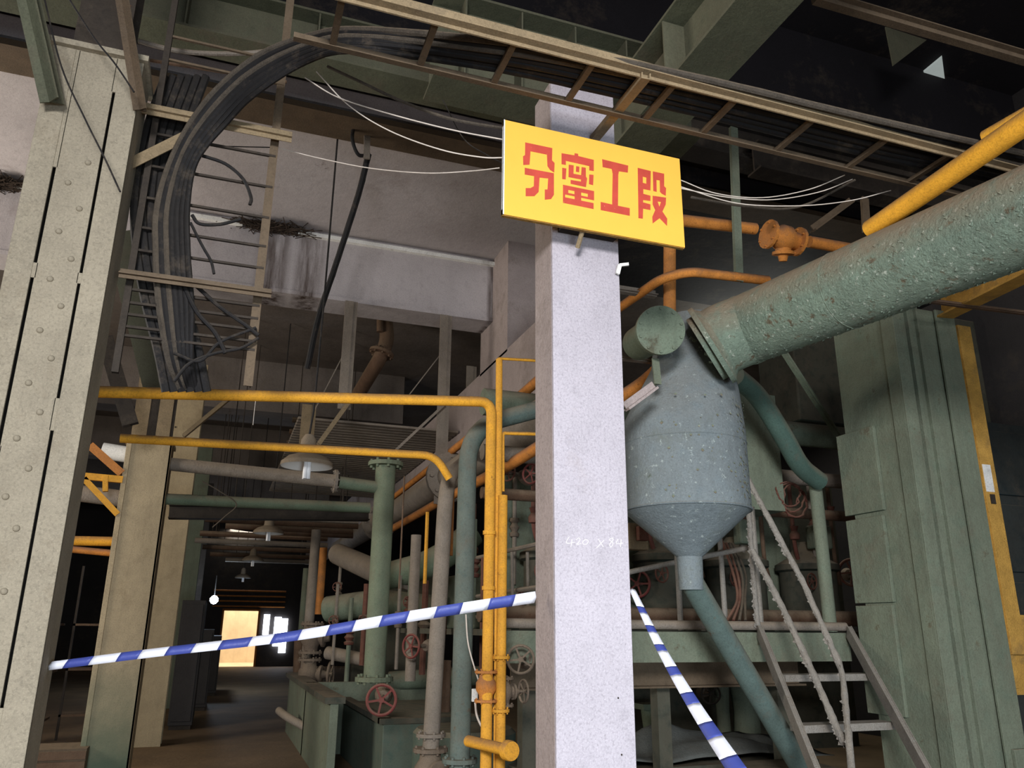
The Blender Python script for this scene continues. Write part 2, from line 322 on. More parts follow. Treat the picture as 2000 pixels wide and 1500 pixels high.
#@@COLS
# ================================================================ COLUMNS
def riveted_column():
    Yf = 3.7
    t = thing('riveted_steel_column', 'huge cream riveted steel column filling the left edge, barrier tape tied to it', 'column', (-.82, Yf, 0))
    zt = 4.14
    MB().box(-.905, -.735, Yf, Yf + .014, 0, zt).build('centre_plate', 'cream', t, bevel=.002)
    MB().box(-1.02, -.918, Yf - .004, Yf + .012, 0, zt).box(-1.02, -1.006, Yf, Yf + .26, 0, zt).build('corner_angle', 'cream', t, bevel=.003)
    MB().box(-.722, -.62, Yf - .006, Yf + .012, 0, zt).box(-.634, -.62, Yf, Yf + .27, 0, zt).build('corner_angle', 'cream', t, bevel=.003)
    MB().box(-.99, -.65, Yf + .1, Yf + .12, 0, zt).build('web_plate', 'black', t)
    for (x0, x1, z0, z1) in ((-.74, -.718, 2.28, 2.42), (-.74, -.718, 0, 1.2), (-.74, -.718, 3.95, zt), (-.922, -.9, 2.95, 3.02), (-.922, -.9, 3.5, zt), (-.922, -.9, 1.95, 2.2), (-.74, -.718, 2.95, 3.0)):
        MB().box(x0, x1, Yf, Yf + .009, z0, z1).build('batten', 'cream', t)
    MB().box(-1.05, -.6, Yf - .03, Yf + .3, zt, zt + .03).build('cap_plate', 'cream', t)
    riv = [(172, 318), (133, 357), (155, 408), (115, 452), (139, 506), (98, 545), (119, 598), (78, 645), (100, 700), (56, 748), (78, 805), (33, 856), (56, 915), (11, 970), (32, 1032), (8, 1155)]
    MB().ibeam((-.83, Yf + .14, zt + .03), (-.83, Yf + .14, 8.6), .24, .2, .014, (0, 1, 0)).build('upper_section', 'darks', t)
    g = MB(); g.lathe((0, 0, 0), [(.014, 0), (.0135, -.004), (.011, -.009), (.006, -.012), (0, -.0128)], (0, 1, 0), 12)
    r0 = None
    for x, y in riv:
        p = at(x, y, Y=Yf)
        if r0 is None:
            r0 = g.build('rivet', 'cream', t, True); r0.data.transform(Matrix.Translation(t.location)); o = r0
        else: o = r0.copy(); C.objects.link(o)
        o.location = p - t.location
    return t
riveted_column()
def col2():
    Y = 9.2
    t = thing('second_steel_column', 'tan steel column behind the riveted one with green-tinted foot and stain', 'column', (-.85, Y, 0))
    x0, x1 = at(250, 880, Y=Y)[0], at(335, 880, Y=Y)[0]
    zc = at(290, 862, Y=Y)[2]
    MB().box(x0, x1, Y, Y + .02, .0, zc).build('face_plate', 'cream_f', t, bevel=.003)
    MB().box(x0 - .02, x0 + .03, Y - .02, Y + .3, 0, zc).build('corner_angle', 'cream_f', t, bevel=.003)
    MB().box(x1 - .02, x1, Y, Y + .34, 0, zc).build('side_plate', 'tan', t)
    MB().box(x0, x0 + .15, Y + .05, Y + .07, zc, 5.2).build('upper_flange', 'tan', t)
    MB().box(x0 + .24, x0 + .38, Y + .05, Y + .07, zc, 5.2).build('upper_flange', 'tan', t)
    MB().box(x0 + .02, x1 - .02, Y + .16, Y + .18, zc, 5.2).build('upper_web', 'darks', t)
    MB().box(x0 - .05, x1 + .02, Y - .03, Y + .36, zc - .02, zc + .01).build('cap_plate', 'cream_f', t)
col2()
def ic(name, label, X, Y, w, d, zt, m, up=True):
    t = thing(name, label, 'column', (X, Y, 0))
    MB().box(X - w / 2, X + w / 2, Y, Y + .025, 0, zt).build('front_flange', m, t, bevel=.003)
    MB().box(X - w / 2, X + w / 2, Y + d, Y + d + .025, 0, zt).build('rear_flange', m, t)
    MB().box(X - .01, X + .01, Y + .025, Y + d, 0, zt).build('web', m, t)
    for k in range(9):
        z = .9 + k * .42
        if z < zt: MB().cyl((X - w * .3, Y - .008, z), (X - w * .3, Y, z), .012, seg=8).build('bolt', 'darks', t)
    return t
xa, xb = at(325, 1000, Y=12.4)[0], at(352, 1000, Y=12.4)[0]
ic('aisle_column', 'narrow cream steel column with bolt holes, just right of the second tan column', -.72, 12.2, .42, .3, 5.25, 'cream_w')
ic('aisle_column', 'dim green-grey column beyond the narrow cream one, beside the dark cabinets', -.62, 17.6, .36, .3, 5.25, 'green')
ic('aisle_column', 'dark distant column near the glowing work lamp', -.62, 23.1, .36, .3, 5.25, 'darks')
def main_pillar():
    Y = 3.3
    a = at(1083, 1000, Y=Y)[0]; b = at(1226, 1000, Y=Y)[0]
    t = thing('square_pillar', 'broad pale grey square pillar in front carrying the yellow sign, chalk numbers on it', 'column', ((a + b) / 2, Y, 0))
    zt = at(1120, 168, Y=Y)[2]; dq = at(1046, 1000, X=a)[1]
    MB().box(a, b, Y, Y + .02, 0, zt).build('front_shaft', 'pillar', t, bevel=.003)
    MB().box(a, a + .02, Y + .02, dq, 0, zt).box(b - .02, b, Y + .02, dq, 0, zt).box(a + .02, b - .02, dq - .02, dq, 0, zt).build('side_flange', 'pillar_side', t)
    return t, a, b
PT, pa, pb = main_pillar()
# left face of the pillar is a set-back flange
# chalk writing 420 x 84
def chalk(strokes):
    for st in strokes:
        o = MB().tube(spline([at(x, y, Y=3.2995) for x, y in st], 4), .0016, 5).build('chalk_mark', 'chalk', PT)
q = lambda L: [(1000 + x / 3, 1000 + y / 3) for x, y in L]
chalk([q([(335, 145), (318, 182), (368, 178)]), q([(352, 160), (345, 205)]), q([(375, 165), (392, 152), (398, 168), (378, 190), (405, 186)]),
       q([(430, 160), (415, 175), (420, 190), (440, 186), (446, 168), (430, 160)]), q([(505, 158), (535, 205)]), q([(540, 165), (495, 212)]),
       q([(590, 152), (570, 162), (592, 182), (580, 205), (572, 190), (592, 165), (590, 152)]), q([(622, 160), (610, 185), (650, 182)]), q([(640, 160), (636, 205)])])
for px, py in ((622 / 3 + 1000, 1090 / 3 + 1000), (642 / 3 + 1000, 1422 / 3 + 1000)):
    p = at(px, py, Y=3.3); MB().cyl(p - Y_ * .002, p + Y_ * .004, .004, seg=8).build('bolt_hole', 'black', PT)
tag(MB().beam(at(1206, 535, Y=3.28), at(1210, 518, Y=3.28), .012, .02).beam(at(1210, 518, Y=3.28), at(1228, 516, Y=3.26), .01, .015).build('metal_clip', 'white'), 'small pale bent clip on the right edge of the grey pillar below the sign', 'clip')
#@@SIGN
# ================================================================ SIGN
def sign():
    Y = 3.12
    p = [at(x, y, Y=Y) for x, y in ((982, 232), (1330, 312), (1335, 486), (984, 415))]
    x0, x1 = (p[0][0] + p[3][0]) / 2, (p[1][0] + p[2][0]) / 2; zt = (p[0][2] + p[1][2]) / 2; zb = (p[2][2] + p[3][2]) / 2
    t = thing('hanging_sign', 'yellow rectangular board with four red Chinese characters fixed to the grey pillar', 'sign', ((x0 + x1) / 2, Y, zb))
    MB().box(x0, x1, Y, Y + .006, zb, zt).build('board', 'sign', t)
    MB().box(x0, x1, Y + .006, Y + .024, zb - .004, zb + .03).box(x0, x1, Y + .006, Y + .024, zt - .03, zt).build('wooden_batten', 'signedge', t)
    MB().box(x0, x0 + .006, Y - .002, Y + .02, zb, zt).build('edge_strip', 'white', t)
    for zz in (zt - .1, zb + .08): MB().box(pa + .03, pb - .03, Y + .024, 3.3, zz - .02, zz + .02).build('mount', 'darks', t)
    MB().cyl((pa + .1, Y + .03, zb + .02), (pa + .1, Y + .1, zb - .05), .012, seg=8).build('bracket_bolt', 'tan', t)
    def P(c): return at(980 + c[0] * 370 / 1982, 220 + c[1] * 280 / 1500, Y=Y)
    def Sk(a, b, c, d): s = .205; return [(a, b + s * (a - 640)), (c, b + s * (c - 640)), (c, d + s * (c - 640)), (a, d + s * (a - 640))]
    G = [
     [[[(245,312),(528,372),(525,500),(552,528),(548,628),(505,600),(478,560),(472,440),(300,405),(290,545),(225,548),(222,458),(243,445)]],
      [[(240,578),(545,635),(545,860),(515,905),(450,912),(450,805),(478,805),(485,690),(395,680),(385,830),(340,875),(250,875),(250,790),(300,790),(335,770),(338,665),(240,648)]]],
     [[[(625,425),(760,448),(762,425),(798,432),(800,455),(962,495),(962,612),(915,605),(915,560),(670,505),(670,548),(625,540)]],
      [[(632,578),(675,585),(668,700),(632,695)]], [[(915,648),(960,652),(955,760),(912,748)]],
      [[(700,545),(752,552),(750,640),(830,655),(835,570),(878,578),(880,670),(892,690),(880,780),(720,745),(720,705),(828,722),(828,700),(698,675)]],
      [[(778,560),(812,567),(808,625),(775,618)]],
      [Sk(640,755,965,797)], [Sk(640,797,695,830)], [Sk(760,797,830,830)], [Sk(900,797,965,830)], [Sk(640,830,965,852)], [Sk(762,852,830,882)], [Sk(640,882,960,944)], [Sk(640,852,662,882)]],
     [[[(1050,488),(1322,555),(1318,628),(1225,615),(1218,650),(1215,975),(1338,1000),(1338,1080),(1035,1020),(1035,935),(1155,962),(1155,900),(1160,640),(1150,590),(1055,570)]]],
     [[[(1422,578),(1558,612),(1555,815),(1480,800),(1480,850),(1555,870),(1555,925),(1478,915),(1478,940),(1555,960),(1555,1020),(1478,1005),(1475,1110),(1430,1105)],[(1475,670),(1512,680),(1512,745),(1475,735)]],
      [[(1580,615),(1698,640),(1698,770),(1718,790),(1715,870),(1675,850),(1655,830),(1652,710),(1618,705),(1620,830),(1585,820)]],
      [[(1578,870),(1718,890),(1715,960),(1680,1035),(1730,1110),(1728,1185),(1650,1105),(1578,1160),(1575,1090),(1605,1020),(1578,960)],[(1630,930),(1665,935),(1648,985)]]]]
    for ch in G:
        b = MB()
        for poly in ch:
            loops = [[P(c) for c in lp] for lp in poly]; flat = [v for lp in loops for v in lp]
            tri = tessellate_polygon([[Vector((v[0], v[2], 0)) for v in lp] for lp in loops])
            n = len(flat); top = [v - Y_ * .0012 for v in flat]; bot = [v + Y_ * .001 for v in flat]
            fs = [tuple(q) for q in tri]; o = 0
            for lp in loops:
                k = len(lp); fs += [(o + i, o + (i + 1) % k, o + (i + 1) % k + n, o + i + n) for i in range(k)]; o += k
            b.add(top + bot, fs)
        b.build('painted_character', 'signred', t)
sign()
#@@TRAY
# ================================================================ CABLE TRAYS AND OVERHEAD STEEL
ZT = 3.9
def tray_h():
    t = thing('overhead_cable_ladder', 'long dusty tan cable ladder crossing overhead in front of the pillar', 'cable tray', at(640, 0, Z=ZT))
    a, b = at(600, -10, Z=ZT), at(2060, 345, Z=ZT); y1 = (a[1] + b[1]) / 2
    c, d = at(570, 98, Z=ZT), at(1950, 392, Z=ZT); y2 = (c[1] + d[1]) / 2
    MB().angle((a[0], y1, ZT), (b[0], y1, ZT), .04, .07, .006).beam((a[0], y1, ZT + .012), (b[0], y1, ZT + .015), .008, .06).build('side_rail', 'tan', t)
    MB().angle((c[0], y2, ZT), (d[0], y2, ZT), .03, .045, .006).build('side_rail', 'brown', t)
    for x, y in ((645, 80), (820, 115), (967, 148), (1118, 178), (1280, 205), (1398, 232), (1545, 270), (1680, 310), (1800, 340)):
        X = at(x, y, Z=ZT)[0]; MB().angle((X, y1, ZT + .004), (X, y2, ZT + .004), .028, .02, .005).build('rung', 'brown', t)
    return y1, y2
y1, y2 = tray_h()
# support brackets to the pillar
def bracket(label, pts, w, h, m): return tag(MB().channel(pts[0], pts[1], w, h, .006).build('support_arm', m), label, 'bracket')
p = at(1262, 148, Z=ZT - .02)
bracket('pale tan steel arm rising from behind the yellow sign to the tray', [p, at(1160, 272, Y=3.29)], .045, .03, 'tan')
# vertical tray hung beside the riveted column
def tray_v():
    Y = 3.92; xr = .04; xl = -.56
    t = thing('vertical_cable_ladder', 'upright brown cable ladder beside the riveted column with thick black cables', 'cable tray', (xr, Y, 2.2))
    MB().angle((xr, Y, 2.62), (xr, Y, 5.2), .035, .03, .006, (0, 1, 0)).beam((xr - .01, Y, 2.62), (xr - .01, Y, 5.2), .036, .006, (0, 1, 0)).build('side_rail', 'brown', t)
    MB().beam((xl, Y, 2.62), (xl, Y, 5.0), .03, .03, (0, 1, 0)).build('side_rail', 'darks', t)
    for y in (110, 155, 300, 362, 423, 480, 523, 598, 623, 645, 668, 685):
        z = at(505, y, Y=Y)[2]
        MB().beam((xl, Y, z), (xr, Y, z), .014, .012, (0, 0, 1)).build('rung', 'darks' if y > 200 else 'brown', t)
tray_v()
def brack(label, pxs, Y, m, brace=None, w=.05):
    t = thing('wall_bracket', label, 'bracket', at(*pxs[0], Y=Y))
    a, b = at(*pxs[0], Y=Y), at(*pxs[1], Y=Y); z = (a[2] + b[2]) / 2
    MB().angle((a[0], Y, z), (b[0], Y, z), .04, w, .006).beam((a[0], Y - .02, z), (b[0], Y - .02, z), .005, w).build('arm', m, t)
    if brace: MB().beam(at(*brace[0], Y=Y), at(*brace[1], Y=Y), .006, .055, (0, 0, 1)).build('brace', m, t)
brack('tan angle-iron bracket with diagonal brace near the top of the riveted column', ((265, 222), (570, 268)), 3.86, 'tan', ((250, 322), (415, 240)))
brack('dark horizontal bracket halfway down the black cable bundle', ((232, 545), (530, 572)), 3.84, 'brown', None, .035)
# steel members above the riveted column
for lab, a, b, w, mm in (('dark green stanchion leaning in the top left corner', (45, -20, 3.5), (95, 200, 3.62), .07, 'ogreen'),
                         ('brown flat bar dropping past the top of the riveted column', (232, -20, 3.5), (270, 215, 3.66), .045, 'brown')):
    tag(MB().angle(at(a[0], a[1], Y=a[2]), at(b[0], b[1], Y=b[2]), w, w, .008).beam(at(a[0], a[1], Y=a[2]), at(b[0], b[1], Y=b[2]), w, .01, (0, 1, 0)).build('stanchion', mm), lab, 'beam')
for i, (lab, pts) in enumerate((('thin black cord slanting across the top of the riveted column', [(85, -10), (120, 130), (165, 230), (205, 310), (235, 375)]),
        ('second thin cord from the top left corner to the bracket', [(130, -10), (185, 75), (225, 125), (262, 180)]))):
    tag(MB().tube(spline([at(x, y, Y=3.5) for x, y in pts]), .004, 6).build('cord', 'cable', None, True), lab, 'cord')
# steel I-girders top
def girder(label, a, b, w, h, m, stiff=0, up=(0, 0, 1)):
    t = thing('steel_girder', label, 'beam', a); MB().ibeam(a, b, w, h, .02, up).build('girder_section', m, t)
    a = Vector(a); b = Vector(b); d = (b - a).normalized()
    for k in range(stiff):
        p = a + (b - a) * ((k + .5) / stiff); s = Vector(up).cross(d).normalized()
        MB().beam(p - Vector(up) * (h / 2 - .02), p + Vector(up) * (h / 2 - .02), w * .95, .012, d).build('stiffener', m, t)
    return t
g0 = at(420, 100, Y=6.2); 
girder('olive green girder along the top left behind the cable ladder', (-3.0, 5.4, 5.85), (2.6, 5.4, 5.85), .3, .42, 'ogreen', 6)
girder('wide olive girder with stiffeners behind the cable ladder, top centre', (1.0, 4.6, 5.45), (3.1, 4.6, 5.45), .34, .7, 'ogreen', 5)
girder('heavy green girder running overhead towards the camera, top right of centre', (2.42, 1.4, 4.95), (2.42, 4.9, 4.95), .34, .5, 'ogreen', 4)
p0, p1 = at(1590, -5, Y=2.9), at(2010, 118, Y=2.9)
tag(MB().angle(p0, p1, .06, .06, .008).beam(p0, p1, .05, .06).build('roof_bar', 'brown'), 'brown steel bar crossing the dark top right corner', 'beam')
tag(MB().ibeam((3.2, 5.6, 6.0), (9.5, 5.6, 6.0), .25, .4).build('roof_joist', 'darks'), 'dark roof joist deep in the top right shadows', 'beam')
# pale triangular opening scraps seen through the roof
tp = [at(x, y, Z=8.55) for x, y in ((1800, 145), (1840, 112), (1846, 160))]; tq = [at(x, y, Z=8.55) for x, y in ((1787, 152), (1838, 165), (1846, 162), (1843, 180), (1797, 168))]
for i, (poly, lab) in enumerate(((tp, 'upper pale triangular patch in the dark roof, top right'), (tq, 'lower pale ragged patch in the dark roof, top right'))):
    n = len(poly); b = MB().add(poly + [v + Z_ * .03 for v in poly], [tuple(range(n)), tuple(range(2 * n - 1, n - 1, -1))] + [(k, (k + 1) % n, (k + 1) % n + n, k + n) for k in range(n)])
    tag(b.build('skylight_pane', 'glow2' if 'glow2' in M else 'white'), lab, 'skylight')
# cross gusset seen top right
pg = [at(x, y, Y=5.38) for x, y in ((1730, 52), (1810, 78), (1745, 128))]
tag(MB().add(pg + [v + Y_ * .015 for v in pg], [(0, 1, 2), (5, 4, 3), (0, 1, 4, 3), (1, 2, 5, 4), (2, 0, 3, 5)]).build('gusset_plate', 'ogreen'), 'triangular olive gusset plate under the brown bar, top right', 'plate')
girder('olive roof girder deep in shadow behind the gusset plate', (4.3, 5.4, 5.75), (8.5, 5.4, 5.75), .2, .3, 'darks', 0)
#@@CABLES
# ================================================================ CABLES
def cable(label, pts, r, m='cable', grp=None, jit=.04, seg=8): return tag(MB().tube(spline(pts, 7), r, seg, jit=jit).build('cable', m, None, True), label, 'cable', grp)
labs = ['thickest outer cable of the black bundle arching over the ladder top', 'second cable inside the arch of the black bundle', 'third cable inside the arch of the black bundle',
        'fourth cable inside the arch of the black bundle', 'fifth cable inside the arch of the black bundle', 'innermost cable of the black bundle beside the pale wall', 'rearmost dark cable of the bundle next to the green diagonal beam']
for i in range(7):
    k = i * 13
    top = [(2000 + 0, 300 + i * 11), (1700, 232 + i * 12), (1400, 160 + i * 12), (1150, 108 + i * 11), (950, 78 + i * 9), (800, 62 + i * 8)]
    pts = [at(x, y, Z=ZT + .05 + .01 * (i % 2)) for x, y in top[:5]]
    yb = 3.6
    pts += [at(700, 58 + i * 7, Y=3.15), at(600, 72 + i * 8, Y=3.4), at(500, 112 + k * .9, Y=3.6), at(410 + k * .45, 190 + k * .6, Y=3.75), at(345 + k * .5, 290 + k * .3, Y=3.85), at(308 + k * .75, 400, Y=3.88), at(305 + k * .8, 500, Y=3.88), at(312 + k * .8, 600, Y=3.9), at(330 + k * .55, 700, Y=3.95), at(352 + k * .4, 760, Y=4.05)]
    cable(labs[i], pts, .017 if i < 5 else .014, 'cableg' if i in (0, 2) else 'cable', 'thick cables on the overhead and upright ladders')
bl = ['black cable dropping left of the bundle near the riveted column', 'black cable between the bundle and the green diagonal beam', 'black cable hugging the left ladder rail', 'black cable down the middle of the upright ladder', 'black cable bending away below the dark bracket','black cable down behind the brace of the tan bracket']
for i in range(6):
    x = 262 + i * 16
    cable(bl[i], [at(x + 60, 150, Y=4.0), at(x + 22, 260, Y=3.98), at(x + 2, 380, Y=3.97), at(x + 4, 480, Y=3.97), at(x + 20, 580, Y=3.97), at(x + 45, 680, Y=4.0), at(x + 62, 765, Y=4.05)], .021, 'cable', 'black cables behind the upright ladder')
for lab, pts, r in (('black cable looping out from the bundle to the bird nest', [(392, 303), (440, 320), (475, 350), (490, 385), (488, 400)], .009),
                    ('black cable sagging under the bird nest', [(375, 420), (390, 437), (430, 438), (470, 428)], .009),
                    ('thin black cable hanging off the bundle towards the dark bracket', [(372, 435), (395, 480), (412, 510), (418, 535)], .007),
                    ('black cable fanning right below the dark bracket', [(385, 560), (430, 600), (480, 635), (505, 655)], .010),
                    ('second black cable fanning out below the dark bracket', [(360, 560), (385, 610), (420, 650), (440, 690)], .011),
                    ('black cable curling back under the upright ladder', [(505, 660), (470, 680), (420, 690), (370, 710), (340, 745)], .008),
                    ('loose black cable tangled across the lowest rungs', [(340, 690), (390, 705), (430, 668), (500, 640)], .008)):
    cable(lab, [at(x, y, Y=3.88) for x, y in pts], r)
for lab, pts, r, m in (('long white wire sagging from the ladder to the sign, lowest one', [(540, 288, 4), (620, 308, 4), (720, 328, 3.8), (830, 338, 3.5), (920, 334, 3.3), (975, 328, 3.15)], .0028, 'wire'),
                       ('white wire dropping steeply then reaching the sign', [(618, 140, 3.6), (680, 205, 3.5), (760, 255, 3.4), (860, 292, 3.25), (940, 307, 3.2), (985, 308, 3.18)], .0032, 'wire'),
                       ('pale wire running above the steep white one to the sign', [(596, 152, 3.6), (660, 190, 3.5), (760, 222, 3.4), (880, 253, 3.25), (985, 273, 3.18)], .0034, 'wire'),
                       ('thick grey mottled cable sagging to the top corner of the sign', [(640, 130, 3.6), (700, 158, 3.5), (790, 200, 3.4), (880, 232, 3.25), (990, 252, 3.2)], .008, 'cableg'),
                       ('thin dark wire from the girder to the sign edge', [(865, 195, 3.6), (905, 270, 3.4), (950, 302, 3.3), (980, 318, 3.2)], .003, 'cable'),
                       ('upper white wire sagging right of the sign', [(1330, 352, 3.2), (1400, 378, 3.2), (1490, 386, 3.2), (1580, 370, 3.2), (1650, 342, 3.1)], .0028, 'wire'),
                       ('middle white wire sagging right of the sign', [(1330, 368, 3.2), (1420, 385, 3.2), (1510, 390, 3.2), (1600, 375, 3.2), (1665, 350, 3.1)], .0028, 'wire'),
                       ('lower pale wire sagging far right of the sign', [(1330, 365, 3.2), (1440, 397, 3.2), (1560, 402, 3.2), (1660, 392, 3.2), (1740, 372, 3.1)], .003, 'wire'),
                       ('dark cable bundled with the wires right of the sign', [(1350, 385, 3.3), (1450, 402, 3.3), (1560, 404, 3.3), (1670, 352, 3.3)], .007, 'cableg'),
                       ('thin wire passing behind the upright ladder', [(395, 282, 4.1), (450, 286, 4.1), (540, 288, 4.0)], .003, 'cable')):
    cable(lab, [at(x, y, Y=d) for x, y, d in pts], r, m, None, 0, 6)
# conduits left top
cable('dusty conduit running right from the riveted column top', [at(x, y, Y=4.2) for x, y in ((270, 80), (340, 98), (420, 105), (520, 100), (600, 75))], .014, 'grey')
cable('rusty cable crossing behind the top of the upright ladder', [at(x, y, Y=4.3) for x, y in ((275, 115), (400, 135), (560, 160))], .010, 'rusty')
#@@HANG
# hanging rod with black cable, and diag posts
cable('heavy black drop cable tied to a hanging rod in the ceiling', [at(720, 300, Y=6.9), at(700, 380, Y=7.1), at(655, 520, Y=7.4), at(622, 620, Y=7.6), at(600, 720, Y=7.8)], .03, 'cable')
cable('black cable loop around the top of the hanging rod', [at(694, 236, Y=6.75), at(688, 270, Y=6.75), at(700, 302, Y=6.8), at(722, 302, Y=6.85)], .018, 'cable')
tag(MB().beam(at(718, 240, Y=6.8), at(716, 310, Y=6.8), .06, .02, (0, 1, 0)).build('hanger_bar', 'grey'), 'short grey hanger bar below the brown steel beam', 'bracket')
def nest(label, c, w):
    t = MB(); random.seed(3)
    for k in range(240):
        a = Vector(c) + Vector((random.gauss(0, w * .32), random.gauss(0, .05), random.uniform(-.04, .03))); d = Vector((random.uniform(-1, 1), random.uniform(-.5, .2), random.uniform(-.3, .3))).normalized() * random.uniform(.06, .2); d[2] *= .5
        t.tube([a - d, a + d * .2 + Vector((0, 0, random.uniform(-.01, .02))), a + d], .005, 4, False)
    return tag(t.build('bird_nest', 'twig'), label, 'nest', kind=None)
n = at(530, 440, Y=9.12); n[2] = 6.12; n1 = nest('dark untidy bird nest of twigs on the pale concrete beam', n, .55)
nest('second dark bird nest on the beam at the far left edge', Vector((at(-5, 352, Y=9.12)[0], 9.12, 6.12)), .3)
# posts hung from the cross beam
def hanger(label, x, y0, y1p, Y=9.1, w=.1, m='grey'):
    a, b = at(x, y0, Y=Y), at(x - 2, y1p, Y=Y)
    return tag(MB().angle(a, Vector((a[0], Y, b[2])), w, w * .6, .012, (0, 1, 0)).beam(a, Vector((a[0], Y, b[2])), w, .015, (0, 1, 0)).build('hanger_post', m), label, 'post')
hanger('brown hanger post left, under the concrete beam above the yellow pipe', 683, 588, 800)
hanger('taller brown hanger post right, under the concrete beam', 868, 615, 985)
hanger('thin post at the end of the concrete beam', 918, 715, 840, 10.5, .1)
hanger('grey post standing behind the pendant lamp', 600, 790, 900, 10.4, .12, 'tan')
for lab, a, b, Y, w in (('thin brace left of the left hanger post', (672, 690), (615, 800), 9.2, .025), ('thin brace left of the right hanger post', (862, 690), (800, 770), 9.2, .025),
                        ('pale channel brace slanting down to the lower yellow pipe', (682, 785), (622, 868), 9.0, .10), ('long grey brace slanting down left from the right hanger', (868, 790), (772, 880), 9.0, .06),
                        ('short tan brace right of the second column top', (448, 778), (358, 852), 9.3, .08)):
    tag(MB().channel(at(*a, Y=Y), at(*b, Y=Y), w, w * .5, .008).build('brace', 'tan' if 'pale' in lab or 'tan' in lab else 'grey'), lab, 'brace')
# dim rusty chute pipe in the ceiling gap
pipe('drain_pipe', 'bent rusty drain pipe hanging under the second bay', [at(752, 620, Y=11.5), at(757, 665, Y=11.5), at(742, 700, Y=11.5), at(700, 770, Y=12.5)], .11, 'rusty', bend=.2, flanges=[(at(745, 690, Y=11.5), Vector((.3, 0, 1)))])
tag(MB().cyl(at(742, 622, Y=11.4), at(742, 648, Y=11.4), .05).build('pipe_stub', 'rusty', None, True), 'short stub beside the bent rusty drain pipe', 'pipe')
# corrugated decking under the second bay
cd = MB(); a = at(640, 880, Y=10.8); 
zdeck = 4.15; xa, xb = 0.75, 2.95; n = 40
for k in range(n):
    y = 10.6 + k * .16; cd.box(xa, xb, y, y + .1, zdeck, zdeck + .03); cd.box(xa, xb, y + .1, y + .16, zdeck + .03, zdeck + .05)
tag(cd.build('corrugated_decking', 'grey'), 'brown corrugated decking spanning between hangers above the aisle', 'decking')
for i in range(7):
    zz = 5.02 - .1 * i
    tag(MB().tube([(0.9, 14.2 + i * .5, zz), (2.9, 14.2 + i * .5, zz)], .05, 8).build('ceiling_conduit', 'rusty' if i % 2 else 'brown', None, True), '%s dusty conduit in the dark ceiling gap beside the grey girder' % ['nearest and highest', 'second highest', 'third from the top', 'middle', 'third lowest', 'second lowest', 'lowest and farthest'][i], 'pipe', 'conduits in the dark ceiling gap')
# diagonal olive beams left between the columns
for lab, a, b, Y, w in (('long dark olive diagonal beam between the two left columns', (240, 460), (318, 765), 6.5, .26), ('thin dark diagonal behind the olive one', (205, 660), (255, 830), 8.0, .14)):
    tag(MB().ibeam(at(*a, Y=Y), at(*b, Y=Y), w, w * .6, .012, (0, 1, 0)).build('diagonal_beam', 'ogreen' if 'long' in lab else 'darks'), lab, 'beam')
#@@PIPES
# ================================================================ YELLOW PIPES
A = lambda x, y, Y: at(x, y, Y=Y)
pipe('yellow_gas_pipe', 'upper yellow pipe running right from the riveted column then turning down', [A(182, 765, 5.0), A(960, 785, 5.0), Vector((A(960, 785, 5.0)[0], 5.0, .35))], .035, 'yellow', bend=.09, clamps=[(Vector((A(960, 785, 5)[0], 5, 2.1)), Z_), (Vector((A(960, 785, 5)[0], 5, 1.75)), Z_)])
XV = A(960, 785, 5.0)[0]
pipe('yellow_gas_pipe', 'lower yellow pipe passing behind the pendant lamp, dusty elbow at its right end', [A(235, 856, 5.9), A(850, 890, 5.9), A(878, 935, 5.9)], .031, 'yellow', bend=.2)
pipe('yellow_standpipe', 'right one of the paired yellow standpipes with a thin top return', [A(975, 702, 5.05) , Vector((A(978, 1000, 5.05)[0], 5.05, .2))], .024, 'yellow')
pipe('yellow_standpipe', 'stout yellow standpipe rising from the capped yellow stub', [Vector((XV + .09, 5.0, 2.35)), Vector((XV + .09, 5.0, .15))], .032, 'yellow', flanges=[(Vector((XV + .09, 5.0, 1.33)), Z_), (Vector((XV + .09, 5.0, 1.02)), Z_)])
pipe('thin_yellow_pipe', 'thin yellow pipe at the top joining the standpipe to the pillar', [A(972, 800, 5.1), A(972, 700, 5.1), A(1060, 705, 5.1)], .011, 'yellow', bend=.02)
pipe('thin_yellow_pipe', 'thin yellow branch below, entering behind the pillar', [A(982, 960, 5.1), A(982, 846, 5.1), A(1062, 848, 5.1)], .013, 'yellow', bend=.02)
t = thing('capped_yellow_stub', 'short yellow pipe stub with a round yellow cap facing the camera, bottom centre', 'pipe', A(990, 1465, 4.6))
c = A(990, 1465, 4.6); MB().cyl(c, c + Vector((-.1, .42, 0)), .033, seg=18).build('stub', 'yellow', t, True); MB().lathe(c + Vector((.012, -.05, 0)), [(0, 0), (.05, 0), (.054, .01), (.054, .05), (0, .05)], (-.24, 1, 0), 24).build('end_cap', 'yellow', t, True)
# orange pipes behind the pillar going along the aisle
pipe('orange_pipe', 'orange pipe sloping down left along the girder, upper one', [A(1060, 735, 6.0), A(985, 800, 7), at(770, 970, Y=13), at(665, 1062, Y=20)], .045, 'yellow_o', bend=.1)
pipe('orange_pipe', 'orange pipe just under the green main pipe, left of the pillar', [A(1060, 868, 5.8), A(1000, 905, 6.4), at(850, 985, Y=9.5), at(735, 1050, Y=13)], .05, 'yellow_o', bend=.1)
